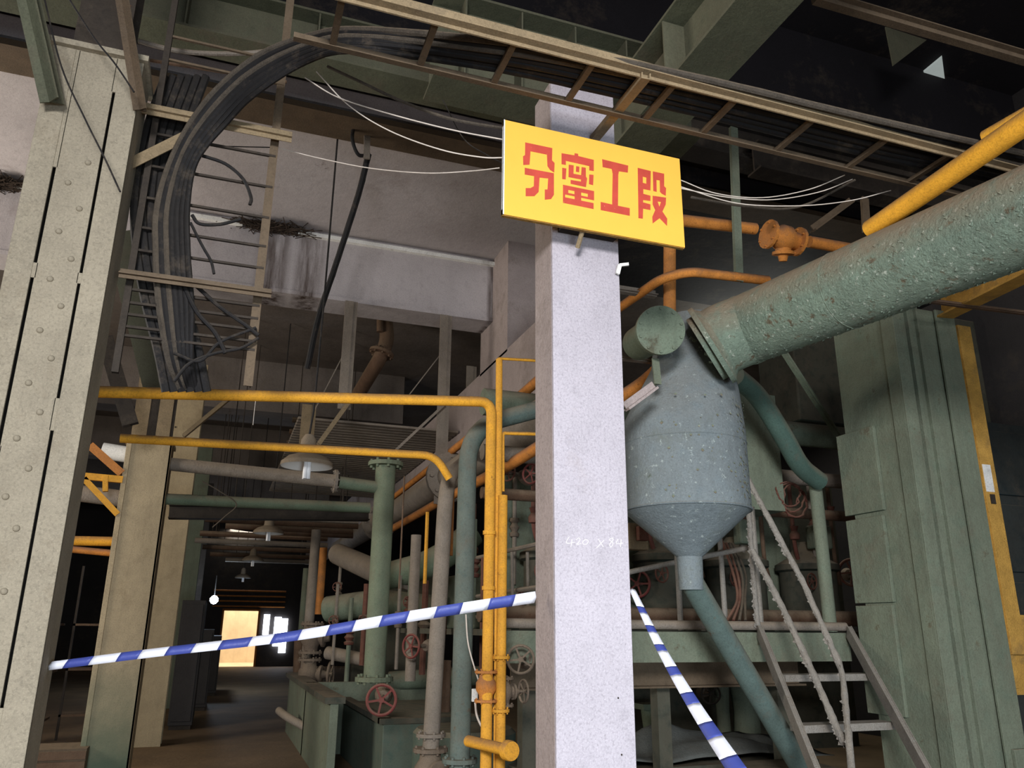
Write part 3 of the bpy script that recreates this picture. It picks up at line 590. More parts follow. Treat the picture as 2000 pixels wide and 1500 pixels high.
# big green-grey diagonal main
dp = lambda x, y, X: at(x, y, X=X)
pipe('green_main_pipe', 'large dusty green main pipe running down the aisle towards the far end', [dp(1100, 792, 2.45), dp(660, 1072, 2.45)], .17, 'grey', seg=24, flanges=[(dp(880, 932, 2.45), Y_), (dp(740, 1021, 2.45), Y_)])
pipe('teal_standpipe', 'teal green standpipe with elbow at its top, left of the yellow pair', [A(1050, 800, 5.6), A(915, 835, 5.6), Vector((A(905, 1200, 5.6)[0], 5.6, .55))], .068, 'tealpipe', bend=.28, seg=20, flanges=[(Vector((A(905, 1200, 5.6)[0], 5.6, .66)), Z_)])
xg = A(850, 1200, 6.2)[0]
pipe('grey_standpipe', 'grey-brown standpipe with curved top, left of the teal one', [dp(925, 885, 2.3), A(872, 935, 6.2), Vector((xg, 6.2, .62))], .062, 'grey', bend=.3, seg=18, flanges=[(Vector((xg, 6.2, .75)), Z_)])
xp = A(742, 1120, 9.0)[0]
pipe('pale_green_standpipe', 'pale green standpipe standing on the green tank behind the red handwheel', [(xp, 9.0, 3.32), (xp, 9.0, .98)], .115, 'palegreen', seg=24, flanges=[((xp, 9.0, 3.3), Z_), ((xp, 9.0, .98), Z_)])
pipe('dusty_cross_pipe', 'dust-caked horizontal pipe left of the lamp, flanged to a green pipe', [A(318, 905, 9.35), A(655, 940, 9.0)], .075, 'grey', flanges=[(A(655, 940, 9.0), X_)], jit=.06)
pipe('green_cross_pipe', 'short green pipe joining the flange to the pale green standpipe', [A(662, 942, 9.0), A(738, 952, 9.0)], .07, 'palegreen')
pipe('cross_pipe', 'green-grey cross pipe below the dust-caked one', [A(322, 975, 9.4), A(722, 992, 9.4)], .06, 'palegreen', jit=.05)
tag(MB().ibeam(A(330, 1000, 10.5), A(720, 1005, 10.5), .2, .16, .012).build('cross_beam', 'darks'), 'dark cross beam under the green-grey cross pipe', 'beam')
for i, (x0, x1, y, Y) in enumerate(((420, 700, 1008, 12.5), (440, 690, 1030, 13.8), (390, 640, 1046, 15.2), (380, 640, 1060, 16.5), (395, 620, 1072, 18), (410, 612, 1085, 19.5), (440, 606, 1095, 21), (400, 700, 1018, 13.1), (545, 690, 1038, 14.5))):
    z = at(500, y, Y=Y)[2]
    t = thing('rack_pipe',
        ['nearest grey rack pipe over the aisle, behind the second lamp', 'rusty rack pipe just behind the nearest grey one', 'third rusty rack pipe over the aisle', 'grey rack pipe above the third lamp', 'rusty rack pipe level with the third lamp', 'rusty rack pipe just past the third lamp', 'farthest rack pipe over the dark doorway', 'thin rusty rack pipe right of the second lamp', 'short grey rack pipe ending at the green main'][i], 'pipe', (at(x0, y, Y=Y)[0], Y, z))
    xa_, xb_ = at(x0, y, Y=Y)[0], at(x1, y, Y=Y)[0]
    MB().tube([(xa_, Y, z), (xb_, Y, z)], .05, 10, jit=.03).build('pipe_run', 'rusty' if i % 3 else 'grey', t, True)
    for q_ in (.12, .88): MB().tube([(xa_ + (xb_ - xa_) * q_, Y, z), (xa_ + (xb_ - xa_) * q_, Y, 6.2)], .008, 5).build('hanger_rod', 'darks', t)
for i, (x, yt, yb, Y, r, mm, lab) in enumerate(((618, 1035, 1407, 13, .075, 'grey', 'grey-green vertical pipe at the aisle corner, above the rusty valve stack'), (632, 1070, 1200, 13.3, .06, 'yellow_o', 'rusty orange vertical pipe right of the aisle-corner pipe'),
        (600, 1110, 1385, 15, .07, 'green', 'dim green vertical pipe left of the aisle-corner pipe'), (813, 1045, 1330, 8.5, .055, 'grey', 'grey vertical pipe between the pale green and grey standpipes'),
        (835, 1000, 1140, 8, .018, 'yellow', 'thin yellow rod in front of the white vessel'), (880, 935, 1085, 6.9, .04, 'yellow_o', 'orange vertical pipe between the grey and teal standpipes'),
        (870, 1020, 1240, 7.2, .04, 'copper', 'red-brown vertical pipe with fittings behind the grey standpipe'), (868, 1290, 1390, 6.8, .06, 'rusty', 'rusty lower pipe behind the grey standpipe'),
        (790, 930, 1150, 7.5, .008, 'rusty', 'thin hanging chain right of the pale green standpipe'))):
    a, b = A(x, yt, Y), A(x - 6, yb, Y)
    tag(MB().tube([a, Vector((a[0], Y, b[2]))], r, 12, jit=.03).build('vertical_pipe', mm, None, True), lab, 'pipe')
# green settling tank on the floor
def tankbox():
    x0, x1, y0, y1_, zt = 1.62, 2.75, 8.2, 10.8, .62
    t = thing('green_tank', 'low teal green steel tank on the floor below the red handwheel', 'tank', ((x0 + x1) / 2, y0, 0))
    MB().box(x0, x1, y0, y1_, .0, zt).build('shell', 'teal', t, bevel=.01)
    MB().box(x0 - .04, x1, y0 - .04, y0 + .08, zt, zt + .05).box(x0 - .04, x0 + .08, y0, y1_, zt, zt + .05).build('rim', 'green_d', t)
    MB().lathe((2.3, 7.75, 0), [(0, 0), (.48, 0), (.48, .58), (.44, .62), (0, .63)], Z_, 40).build('round_drum', 'teal', t, True)
tankbox()
t = thing('green_trough', 'long green trough wall running from the rusty valve stack to the tank', 'trough', (1.2, 10, 0))
MB().box(1.16, 1.24, 8.6, 13.4, 0, .78).build('side_wall', 'green', t); MB().box(1.16, 3.3, 10.9, 11.0, 0, .84).build('back_wall', 'green', t); MB().box(1.1, 1.3, 8.55, 13.4, .78, .84).build('rim', 'green_d', t)
# handwheels and valves
def wheelstand(label, px, py, Y, R, ax, m='red'):
    c = A(px, py, Y); t = thing('handwheel_valve', label, 'valve', c); handwheel(t, c, ax, R, m)
    ax = Vector(ax).normalized(); MB().cyl(c, c + ax * .22, .02, seg=10).build('stem', 'valve', t, True); MB().lathe(c + ax * .2, [(0, 0), (.05, .01), (.07, .06), (.08, .14), (0, .16)], ax, 14).build('bonnet', 'valve', t, True)
wheelstand('dark red handwheel on the front of the green tank', 745, 1367, 7.15, .12, (0.25, 1, .05))
wheelstand('faded red handwheel beside the grey vertical pipe', 803, 1262, 8.2, .11, (.9, .6, 0))
wheelstand('grimy dark handwheel low between the yellow pipes and pillar', 1017, 1288, 5.4, .09, (.5, 1, 0), 'valve')
wheelstand('small red handwheel just left of the pillar among fittings', 1037, 925, 6.4, .085, (.9, .6, 0))
wheelstand('second small red handwheel left of the pillar', 992, 922, 6.8, .08, (.9, .6, 0), 'copper')
wheelstand('pink handwheel right of the pillar beside the barrier tape', 1245, 1140, 6.9, .12, (.9, .8, 0))
wheelstand('brown handwheel deep right behind the staircase', 1665, 1118, 8.2, .16, (.6, 1, 0), 'copper')
wheelstand('dull handwheel in the shade below the deck', 1388, 1355, 8.6, .11, (0.3, 1, 0), 'darks')
valve('dusty gate valve stack at the foot of the grey standpipe', (xg, 6.2, .5), Z_, (.3, -1, 0), .075, wheel=False)
valve('black gate valve at the foot of the teal standpipe', (A(905, 1200, 5.6)[0], 5.6, .4), Z_, (-1, -.2, 0), .085, 'darks', wheel=False)
valve('orange flanged spool on the yellow standpipe', (XV, 5.02, 1.16), Z_, (0.2, 1, 0), .042, 'yellow_o', wheel=False, name='flanged_spool')
valve('grey stop valve on the right yellow standpipe, handle towards the pillar', (XV + .14, 5.1, 1.12), Z_, (1, .1, 0), .04, 'valve', True, 'valve', name='stop_valve', stem=3.6)
for i, (z, lab) in enumerate(((1.35, 'topmost rusty valve of the corner stack'), (.85, 'middle rusty valve of the corner stack'), (.4, 'lowest rusty valve of the corner stack'))):
    valve(lab, (1.62 if 0 else A(604, 1300, 12.6)[0], 12.6, z), Z_, (1, -.4, 0), .1, 'valve', wheel=(i == 1), wm='valve', group=None)
pipe('corner_drain_pipe', 'dark bent pipe lying on the floor at the foot of the corner valve stack', [A(545, 1388, 11.5), A(560, 1400, 11.2), A(605, 1425, 11.0)], .05, 'grey')
pipe('corner_rusty_pipe', 'second rusty vertical pipe behind the corner valve stack', [A(585, 1240, 13.5), A(580, 1380, 13.5)], .08, 'rusty')
cable('thin pale cable hanging along the teal standpipe', [A(910, 1200, 5.4), A(915, 1260, 5.4), A(935, 1330, 5.35), A(950, 1370, 5.3)], .005, 'wire', None, 0, 6)
tag(MB().box(*(lambda c: (c[0] - .02, c[0] + .02, c[1], c[1] + .02, c[2] - .04, c[2] + .04))(A(928, 1358, 5.35))).build('switch_box', 'white', bevel=.004), 'small pale switch box hanging beside the yellow standpipes', 'switch')
cable('white cable looping under the small switch box', [A(928, 1372, 5.35), A(932, 1400, 5.35), A(945, 1425, 5.3), A(958, 1432, 5.2)], .007, 'wire', None, 0, 6)
pipe('branch_pipe', 'fat dusty branch pipe rising left from the standpipe to the green main', [A(660, 1082, 12), A(748, 1122, 10.5), A(800, 1128, 10)], .15, 'grey', seg=18, bend=.4)
pipe('branch_pipe', 'fat dusty branch pipe sloping down left behind the grey vertical pipe', [A(925, 1040, 9.8), A(850, 1100, 9.8), A(740, 1130, 10.2)], .17, 'palegreen', seg=18, bend=.3)
pipe('branch_pipe', 'fat grey pipe lying low behind the pale green standpipe', [A(640, 1190, 12), A(740, 1176, 11.5), A(860, 1190, 11)], .18, 'green', seg=18, bend=.3)
pipe('branch_pipe', 'dusty pipe low on the left of the tank, under the tape', [A(640, 1275, 12), A(720, 1290, 11.5)], .09, 'grey', seg=14)
pipe('branch_pipe', 'grey-green pipe lying across behind the tank lid', [A(760, 1330, 11), A(960, 1318, 10.5)], .12, 'green', seg=14)
tag(MB().box(2.3, 3.3, 12.3, 12.8, 0, 2.3).box(2.0, 3.3, 12.8, 13.1, 0, 1.5).build('pump_housing', 'green_d', bevel=.03), 'dark green pump housing in the clutter behind the standpipes', 'machine')
nm_ = ['first', 'second', 'third', 'fourth', 'fifth', 'sixth', 'seventh', 'eighth', 'ninth', 'tenth', 'eleventh']
for k, (x, y, Y) in enumerate(((655, 1215, 11.5), (682, 1245, 11), (712, 1215, 11.2), (778, 1210, 9.6), (800, 1180, 9.8), (828, 1220, 9.5), (662, 1150, 12), (925, 1110, 8.0), (945, 1190, 7.8), (1005, 1030, 7.5), (1020, 1170, 7.6))):
    c = A(x, y, Y); r_ = .022 + .008 * (k % 3); t = thing('small_riser', '%s small dusty valve riser from the left, in the clutter between corner pipes and pillar' % nm_[k], 'pipe', c)
    MB().tube([(c[0], Y, c[2] - .55), (c[0], Y, c[2] + .5)], r_, 8, jit=.08).build('pipe_run', ('grey', 'green', 'copper')[k % 3], t, True)
    MB().lathe(c, [(0, -.1), (r_ * 2, -.09), (r_ * 2.2, -.06), (r_ * 1.2, -.04), (r_ * 2.2, 0), (r_ * 1.2, .04), (r_ * 2.2, .06), (r_ * 2, .09), (0, .1)], Z_, 12).build('valve_body', ('valve', 'copper', 'valve')[k % 3], t, True)
    if k % 2 == 0: MB().cyl(c, c + Vector((-.05, -.16, .02)), .012, seg=6).build('stem', 'valve', t); handwheel(t, c + Vector((-.05, -.16, .02)), (.3, 1, 0), .06, 'copper')
cable('looping hanging cord between the cross pipes left', [A(395, 940, 8.8), A(430, 960, 8.8), A(462, 985, 8.8), A(438, 1010, 8.8), A(415, 1030, 8.8)], .006, 'cableg', None, 0, 6)
cable('thin string hanging from the upper yellow pipe left of the lamp', [A(500, 775, 5.0), A(497, 800, 5.0), A(494, 830, 5.0)], .002, 'wire', None, 0, 5)
#@@LAMPS
# ================================================================ LAMPS
def lamp(label, X, Y, Z, s=1, rod=True):
    t = thing('pendant_lamp', label, 'lamp', (X, Y, Z), 'pendant lamps along the aisle')
    MB().lathe((X, Y, Z), [(.19 * s, 0), (.185 * s, .03 * s), (.14 * s, .07 * s), (.07 * s, .095 * s), (.062 * s, .11 * s), (.055 * s, .2 * s), (.03 * s, .24 * s), (0, .245 * s)], Z_, 36).build('shade', 'enamel', t, True)
    MB().lathe((X, Y, Z), [(.187 * s, .002), (.18 * s, .028 * s), (.135 * s, .064 * s), (.05 * s, .09 * s), (0, .092 * s)], Z_, 36).build('reflector', 'lampin', t, True)
    b = MB()
    for k in range(3):
        a = k * 2.1; b.cyl((X + .02 * math.cos(a), Y + .02 * math.sin(a), Z - .09 * s), (X + .02 * math.cos(a), Y + .02 * math.sin(a), Z + .07 * s), .015 * s, seg=8)
    b.build('bulb', 'tube', t, True)
    MB().tube([(X, Y, Z + .24 * s), (X + .02, Y, Z + .5), (X + .03, Y, Z + 1.5), (X + .03, Y, 6.18)], .009, 6).build('suspension_cord', 'cable', t, True)
    return t
for i, (Y, lab) in enumerate(((7.0, 'nearest and largest enamel pendant lamp over the aisle'), (12.5, 'second pendant lamp, above the tape and below the cross pipes'), (18.0, 'third small pendant lamp over the aisle'), (24.5, 'faint far pendant lamp deep in the aisle'))):
    lamp(lab, .60, Y, 2.83, 1.18)
t = thing('work_lamp', 'glowing blue-white work lamp beside the far doorway', 'lamp', A(418, 1172, 22))
c = A(418, 1172, 22); MB().lathe(c, [(0, -.1), (.06, -.08), (.1, -.02), (.1, .04), (.05, .1), (0, .12)], Z_, 16).build('bulb', 'glow', t, True); MB().cyl(c + Z_ * .1, c + Z_ * .6, .012, seg=6).build('cord', 'cable', t)
pl = bpy.data.lights.new('work_lamp_light', 'POINT'); pl.energy = 60; pl.color = (.7, .85, 1); pl.shadow_soft_size = .1
po = bpy.data.objects.new('work_lamp_light', pl); po.location = c + Vector((0, -.2, 0)); C.objects.link(po)
#@@TANK
# ================================================================ CYCLONE VESSEL AND BIG PIPE
def vessel():
    Y = 4.7; X = at(1336, 900, Y=Y)[0]; r = .425
    t = thing('hopper_vessel', 'hanging blue-grey cylindrical vessel with cone bottom, right of the pillar', 'vessel', (X, Y, 1.9))
    zc = at(1338, 985, Y=Y - r * .9)[2] + .02; zb = at(1348, 1092, Y=Y)[2]
    b = MB(); n = 64; R_ = [(r, zc, 0), (r, 2.80, 0), (r * .99, 2.86, .0), (.36, 3.08, .055), (.29, 3.3, .11), (.27, 3.62, .13), (.25, 3.66, .13), (.0001, 3.67, .13)]
    v = [(X + o_ + q_ * math.cos(k * 2 * math.pi / n), Y + q_ * math.sin(k * 2 * math.pi / n), z) for q_, z, o_ in R_ for k in range(n)]
    b.add(v, [(i * n + k, i * n + (k + 1) % n, (i + 1) * n + (k + 1) % n, (i + 1) * n + k) for i in range(len(R_) - 1) for k in range(n)]); b.build('cylindrical_body', 'tank', t, True)
    MB().torus((X, Y, zc), Z_, r, .008, 64, 6).build('weld_seam', 'tank', t, True)
    MB().torus((X, Y, 2.72), Z_, r, .004, 64, 6).build('weld_seam', 'tank', t, True)
    MB().lathe((X, Y, 0), [(.07, zb), (r, zc)], Z_, 64).build('cone_bottom', 'tank', t, True)
    MB().lathe((X, Y, 0), [(.08, zb - .2), (.085, zb + .02)], Z_, 28).build('spout', 'tank', t, True)
    e = at(1600, 1560, Y=5.35); s = Vector((X, Y, zb - .14))
    MB().tube(fillet([s + Z_ * .06, s, e], .1), .078, 24).build('discharge_pipe', 'tealpipe', t, True)
    # flakes of paint
    random.seed(5); fl = MB()
    for k in range(150):
        a = random.uniform(-2.5, .1); z = random.uniform(zc, 3.0)
        if random.random() < .5: a = random.gauss(-1.0, .12)
        d = Vector((math.cos(a), math.sin(a), 0)); tt = Vector((-d[1], d[0], 0)); p = Vector((X, Y, z)) + d * (r + .002); s_ = random.uniform(.004, .013)
        fl.add([p - tt * s_, p - Z_ * s_ * random.uniform(.6, 1.4) + d * s_ * .6, p + tt * s_, p + Z_ * s_ + d * .001], [(0, 1, 2), (0, 2, 3)])
    tag(fl.build('paint_flakes', 'peel', t), kind='stuff')
    return X, Y
VX, VY = vessel()
def bigpipe():
    a = Vector(at(1398, 668, Z=3.42)); b = Vector(at(2000, 425, Z=3.42)); b = a + (b - a) * 1.6
    d = (b - a).normalized(); r = .235
    t = thing('large_duct_pipe', 'huge peeling grey-green pipe sweeping up to the right edge', 'pipe', a)
    cc = at(1392, 674, Y=4.25); nrm = (ROT @ Vector((.80, -.50, -.22))).normalized()
    path = fillet([b, a + d * .28, cc + nrm * .10, cc - nrm * .06], .22, 8)
    path = [b + (path[1] - b) * k / 20 for k in range(20)] + path[1:]
    MB().tube(path, r, 56).build('pipe_run', 'peel', t, True)
    MB().lathe(cc, [(r * .95, -.02), (r * 1.22, -.02), (r * 1.22, .012), (r * 1.12, .02), (r * 1.0, .05)], nrm, 56).build('end_collar', 'peel', t, True)
    MB().torus(a + d * .28, d, r, .006, 48, 6).build('weld_seam', 'peel', t, True)
    MB().torus(a + d * 1.05, d, r, .004, 48, 6).build('weld_seam', 'peel', t, True)
    random.seed(9); fl = MB(); u = d.cross(Z_).normalized()
    for k in range(800):
        s0 = random.uniform(.0, 2.2); ang = random.uniform(-2.9, .3); n = u * math.cos(ang) + Z_ * math.sin(ang)
        if n.dot(Vector((-1, -1, -.3))) < -.3: continue
        tt = d.cross(n).normalized(); p = a + d * s0 + n * (r + .001); s_ = random.uniform(.004, .015)
        fl.add([p - tt * s_ + d * s_ * random.uniform(-.5, .5), p - d * s_ + n * s_ * .5, p + tt * s_, p + d * s_ + n * .002], [(0, 1, 2), (0, 2, 3)])
    tag(fl.build('paint_flakes', 'peel', t), kind='stuff')
bigpipe()
def blind():
    c = A(1290, 645, 4.15); t = thing('blind_flanged_branch', 'round bolted blank flange on a stub pipe beside the pillar', 'pipe', c); ax = Vector((-.28, -1, -.22)).normalized(); r = .158
    MB().cyl(c - ax * .012, c + ax * .012, r, seg=48).build('blank_flange', 'green', t, True, bevel=.003)
    MB().cyl(c - ax * .045, c - ax * .016, r * .99, seg=48).build('pipe_flange', 'green', t, True, bevel=.003)
    MB().cyl(c - ax * .6, c - ax * .02, r * .76, seg=40).build('stub_pipe', 'green', t, True)
    u = ax.orthogonal().normalized(); w = ax.cross(u)
    for k in range(10):
        p = c + (u * math.cos(k * .6283 + .2) + w * math.sin(k * .6283 + .2)) * r * .87
        MB().cyl(p - ax * .05, p + ax * .022, .011, seg=6).build('bolt', 'green', t)
blind()
pipe('teal_elbow_pipe', 'teal pipe curving from the vessel top down to the grey-green post', [A(1435, 735, 5.0), A(1480, 770, 5.2), A(1535, 860, 5.3), A(1562, 912, 5.4), A(1600, 940, 5.5)], .08, 'teal', bend=.25, seg=20)
xs = A(1598, 1000, 5.6)[0]
pipe('green_post_pipe', 'upright grey-green pipe standing on the deck behind the stair', [(xs, 5.6, 2.75), (xs, 5.6, 1.5)], .055, 'green', flanges=[])
tag(MB().box(A(1440, 900, 5.9)[0], A(1525, 900, 5.9)[0], 5.9, 6.3, A(1480, 995, 5.9)[2], 3.6).build('square_duct', 'green'), 'square grey-green duct behind the vessel', 'duct')
# orange pipework behind and above the vessel
pipe('orange_pipe', 'vertical orange pipe hanging behind the sign down to the blank flange', [A(1308, 470, 4.9), A(1308, 620, 4.9), A(1306, 700, 4.9), A(1260, 745, 5.1), A(1190, 790, 5.3)], .048, 'yellow_o', bend=.12, seg=16)
pipe('orange_pipe', 'orange pipe bending over the top of the blank flange to the duct pipe', [A(1180, 622, 5.6), A(1290, 545, 4.7), A(1345, 530, 4.6), A(1500, 548, 4.6)], .036, 'yellow_o', bend=.15)
pipe('orange_pipe', 'short orange pipe emerging right of the sign to the bulky valve', [A(1310, 428, 4.9), A(1475, 447, 4.9)], .048, 'yellow_o')
pv = A(1530, 465, 4.9); valve('bulky orange globe valve with two flanges above the duct pipe', pv, (1, 0, -.06), (.1, .3, -1), .072, 'yellow_o', wheel=False, name='globe_valve')
pipe('orange_pipe', 'orange pipe from the bulky valve into the top of the duct pipe', [A(1580, 472, 4.9), A(1660, 486, 4.9)], .05, 'yellow_o')
pipe('yellow_riser_pipe', 'bright yellow pipe slanting up to the right edge above the duct', [at(1700, 448, Z=3.72), at(2030, 222, Z=3.72)], .055, 'yellow', seg=18)
pipe('yellow_riser_pipe', 'short yellow pipe section just above the slanting one at the right edge', [at(1925, 270, Z=3.95), at(2040, 205, Z=3.95)], .042, 'yellow')
tag(MB().channel(A(1432, 250, 4.6), Vector((A(1443, 550, 4.6)[0], 4.6, A(1443, 550, 4.6)[2])), .065, .03).build('green_hanger', 'green'), 'upright green hanger behind the wires, right of the sign', 'post')
for lab, a, b, Y, w, mm in (('short brown post rising from the duct behind the yellow riser', (1688, 385), (1692, 450), 4.8, .05, 'brown'), ('brown strut slanting left of the yellow riser', (1665, 395), (1590, 450), 4.8, .05, 'brown'),
        ('rusty round bar under the duct at the right edge', (1795, 588), (2010, 615), 4.2, .03, 'rusty'), ('dim strut right of the vessel slanting under the duct', (1530, 690), (1640, 860), 6.0, .05, 'green'),
        ('short brown strut against the stub flange bracket', (1278, 700), (1283, 750), 4.3, .035, 'green'), ('mauve angle bracket in front of the vessel shoulder', (1282, 758), (1225, 800), 4.15, .05, 'pillar_side'),
        ('grey horizontal bar left of the blank flange, upper', (1200, 568), (1280, 580), 5.0, .05, 'grey'), ('grey horizontal bar left of the blank flange, lower', (1205, 700), (1275, 708), 5.0, .05, 'grey')):
    tag(MB().angle(A(*a, Y), A(*b, Y), w, w, .008).beam(A(*a, Y), A(*b, Y), w, w * .3).build('strut', mm), lab, 'strut')
#@@RIGHT
# ================================================================ RIGHT COLUMN, STAIR, DECK
def greencol():
    X0, X1 = 4.88, 5.52; Y0, Y1 = 4.6, 5.25; ZG = 4.05
    t = thing('green_built_up_column', 'massive grey-green built-up steel column right of the stair', 'column', ((X0 + X1) / 2, Y0, 0))
    MB().box(X0, X0 + .02, Y0 + .06, Y1, 0, ZG).build('side_plate', 'green', t, bevel=.002)
    for z0, z1, y0 in ((1.72, 2.38, Y1 - .3), (2.42, 3.1, Y1 - .32), (.9, 1.7, Y1 - .28)):
        MB().box(X0 - .03, X0, y0, Y1 + .1, z0, z1).build('patch_plate', 'green', t, bevel=.003)
    MB().box(X0 - .02, X0 + .10, Y0 - .015, Y0, 0, ZG).box(X0 - .02, X0, Y0, Y0 + .12, 0, ZG).build('corner_angle', 'green', t, bevel=.003)
    MB().box(X0 + .11, X1 - .15, Y0 + .02, Y0 + .04, 0, ZG).build('front_web', 'green', t)
    MB().box(X0 + .13, X0 + .16, Y0 - .02, Y0 + .02, 0, ZG).build('vertical_rib', 'green', t, bevel=.002)
    MB().box(X0 + .24, X0 + .26, Y0 - .01, Y0 + .02, 0, ZG).build('vertical_rib', 'green', t, bevel=.002)
    MB().box(X1 - .2, X1, Y0 - .02, Y0, 0, ZG).box(X1 - .02, X1, Y0, Y1, 0, ZG).build('corner_angle', 'green', t, bevel=.003)
    MB().box(X1 - .15, X1 + .04, Y0 - .05, Y0 - .02, .55, .72).build('foot_bracket', 'green', t, bevel=.005)
    MB().box(X0, X1, Y1, Y1 + .02, 0, ZG).build('back_plate', 'green', t)
greencol()
def ypost():
    t = thing('yellow_channel_post', 'worn yellow channel post right of the green column, patched with pale paint', 'post', (5.75, 5.0, 0))
    a, b = A(1862, 632, 4.9), A(1950, 1350, 4.9)
    X = 5.78; za, zb = a[2], at(1960, 1345, Y=4.9)[2]
    X0 = at(1905, 900, Y=4.9)[0]
    MB().prism([(-.07, 0), (.05, 0), (.05, .015), (-.07, .015)], (X0 - .04, 4.9, za), (X0 + .02, 4.9, zb), (0, 1, 0)).build('web', 'yellow_w', t, bevel=.002); MB().box(X0 + .02, X0 + .17, 4.87, 4.9, zb + .25, za - .02).build('front_flange', 'yellow_w', t, bevel=.002)
    MB().box(X0 + .03, X0 + .12, 4.866, 4.87, 2.62, 2.85).build('pale_patch', 'white', t); MB().box(X0 + .06, X0 + .11, 4.862, 4.87, 2.52, 2.6).build('dark_clip', 'black', t)
    MB().box(X0 - .02, X0 + .28, 4.92, 4.94, zb - .05, zb + .55).build('base_plate', 'yellow_w', t)
ypost()
tag(MB().ibeam(at(1840, 600, Y=4.6), at(2030, 500, Y=3.3), .16, .2, .014).build('yellow_beam', 'yellow_w'), 'yellow-brown beam under the duct pipe at the right edge', 'beam')
pn = thing('equipment_cabinet', 'dark blue-green panelled cabinet behind the yellow post at the right edge', 'cabinet', (7.5, 6.2, 0))
MB().box(6.6, 9.2, 6.2, 6.4, .0, 3.7).build('body', 'panel', pn)
for z0 in (.5, 1.3, 2.1, 2.9): MB().box(6.65, 9.1, 6.17, 6.2, z0, z0 + .7).build('panel', 'panel', pn, bevel=.008)
# upper right dark machine behind column
tag(MB().box(6.3, 9.4, 7.5, 8.2, 3.9, 5.6).build('upper_duct', 'green_d', bevel=.02), 'dark green duct box in the shadows right of the yellow riser', 'duct')
# deck
DZ = 1.5
dk = thing('work_deck', 'raised steel work deck level with the eye behind the vessel', 'platform', (4, 5.6, 0))
MB().box(2.0, 4.9, 5.62, 9.4, DZ - .05, DZ).box(4.9, 6.9, 6.6, 9.4, DZ - .05, DZ).box(2.9, 3.7, 9.4, 11.2, DZ - .05, DZ).build('deck_plate', 'green_d', dk); MB().channel((1.9, 5.6, DZ - .12), (4.95, 5.6, DZ - .12), .06, .22).build('front_channel', 'green', dk)
MB().cyl((1.9, 5.55, DZ + .04), (4.9, 5.55, DZ + .04), .035, seg=12).build('toe_pipe', 'grey', dk, True)
for x in (2.4, 3.6, 4.8): MB().box(x - .06, x + .06, 6.3, 6.42, 0, DZ - .05).build('leg', 'green_d', dk)
# railing on deck
rl = thing('deck_railing', 'peeling grey-green handrail along the deck behind the vessel', 'railing', (3.2, 5.6, DZ))
def rp(x, y, Y=5.7): return A(x, y, Y)
MB().tube([A(1225, 1118, 6.3), A(1320, 1098, 6.1), A(1470, 1068, 5.75)], .022, 10, jit=.06).build('top_rail', 'rail', rl, True)
for x, y0, y1_, Y in ((1322, 1075, 1222, 5.75), (1370, 1150, 1222, 5.7), (1405, 1040, 1200, 6.0), (1468, 990, 1220, 5.55)):
    a = A(x, y0, Y); MB().tube([a, (a[0] - .0, Y, DZ)], .022, 10, jit=.06).build('baluster', 'rail', rl, True)
r2 = thing('left_deck_railing', 'dusty railing seen left of the pillar among the fittings', 'railing', A(1000, 1080, 6.5))
MB().tube([A(930, 1090, 8), A(1060, 1060, 6.5)], .02, 8, jit=.05).tube([A(930, 1165, 8), A(1060, 1145, 6.5)], .02, 8, jit=.05).build('rail', 'grey', r2, True)
for x in (955, 1000, 1030): MB().tube([A(x, 1078, 7), A(x + 2, 1225, 7)], .016, 8).build('baluster', 'grey', r2, True)
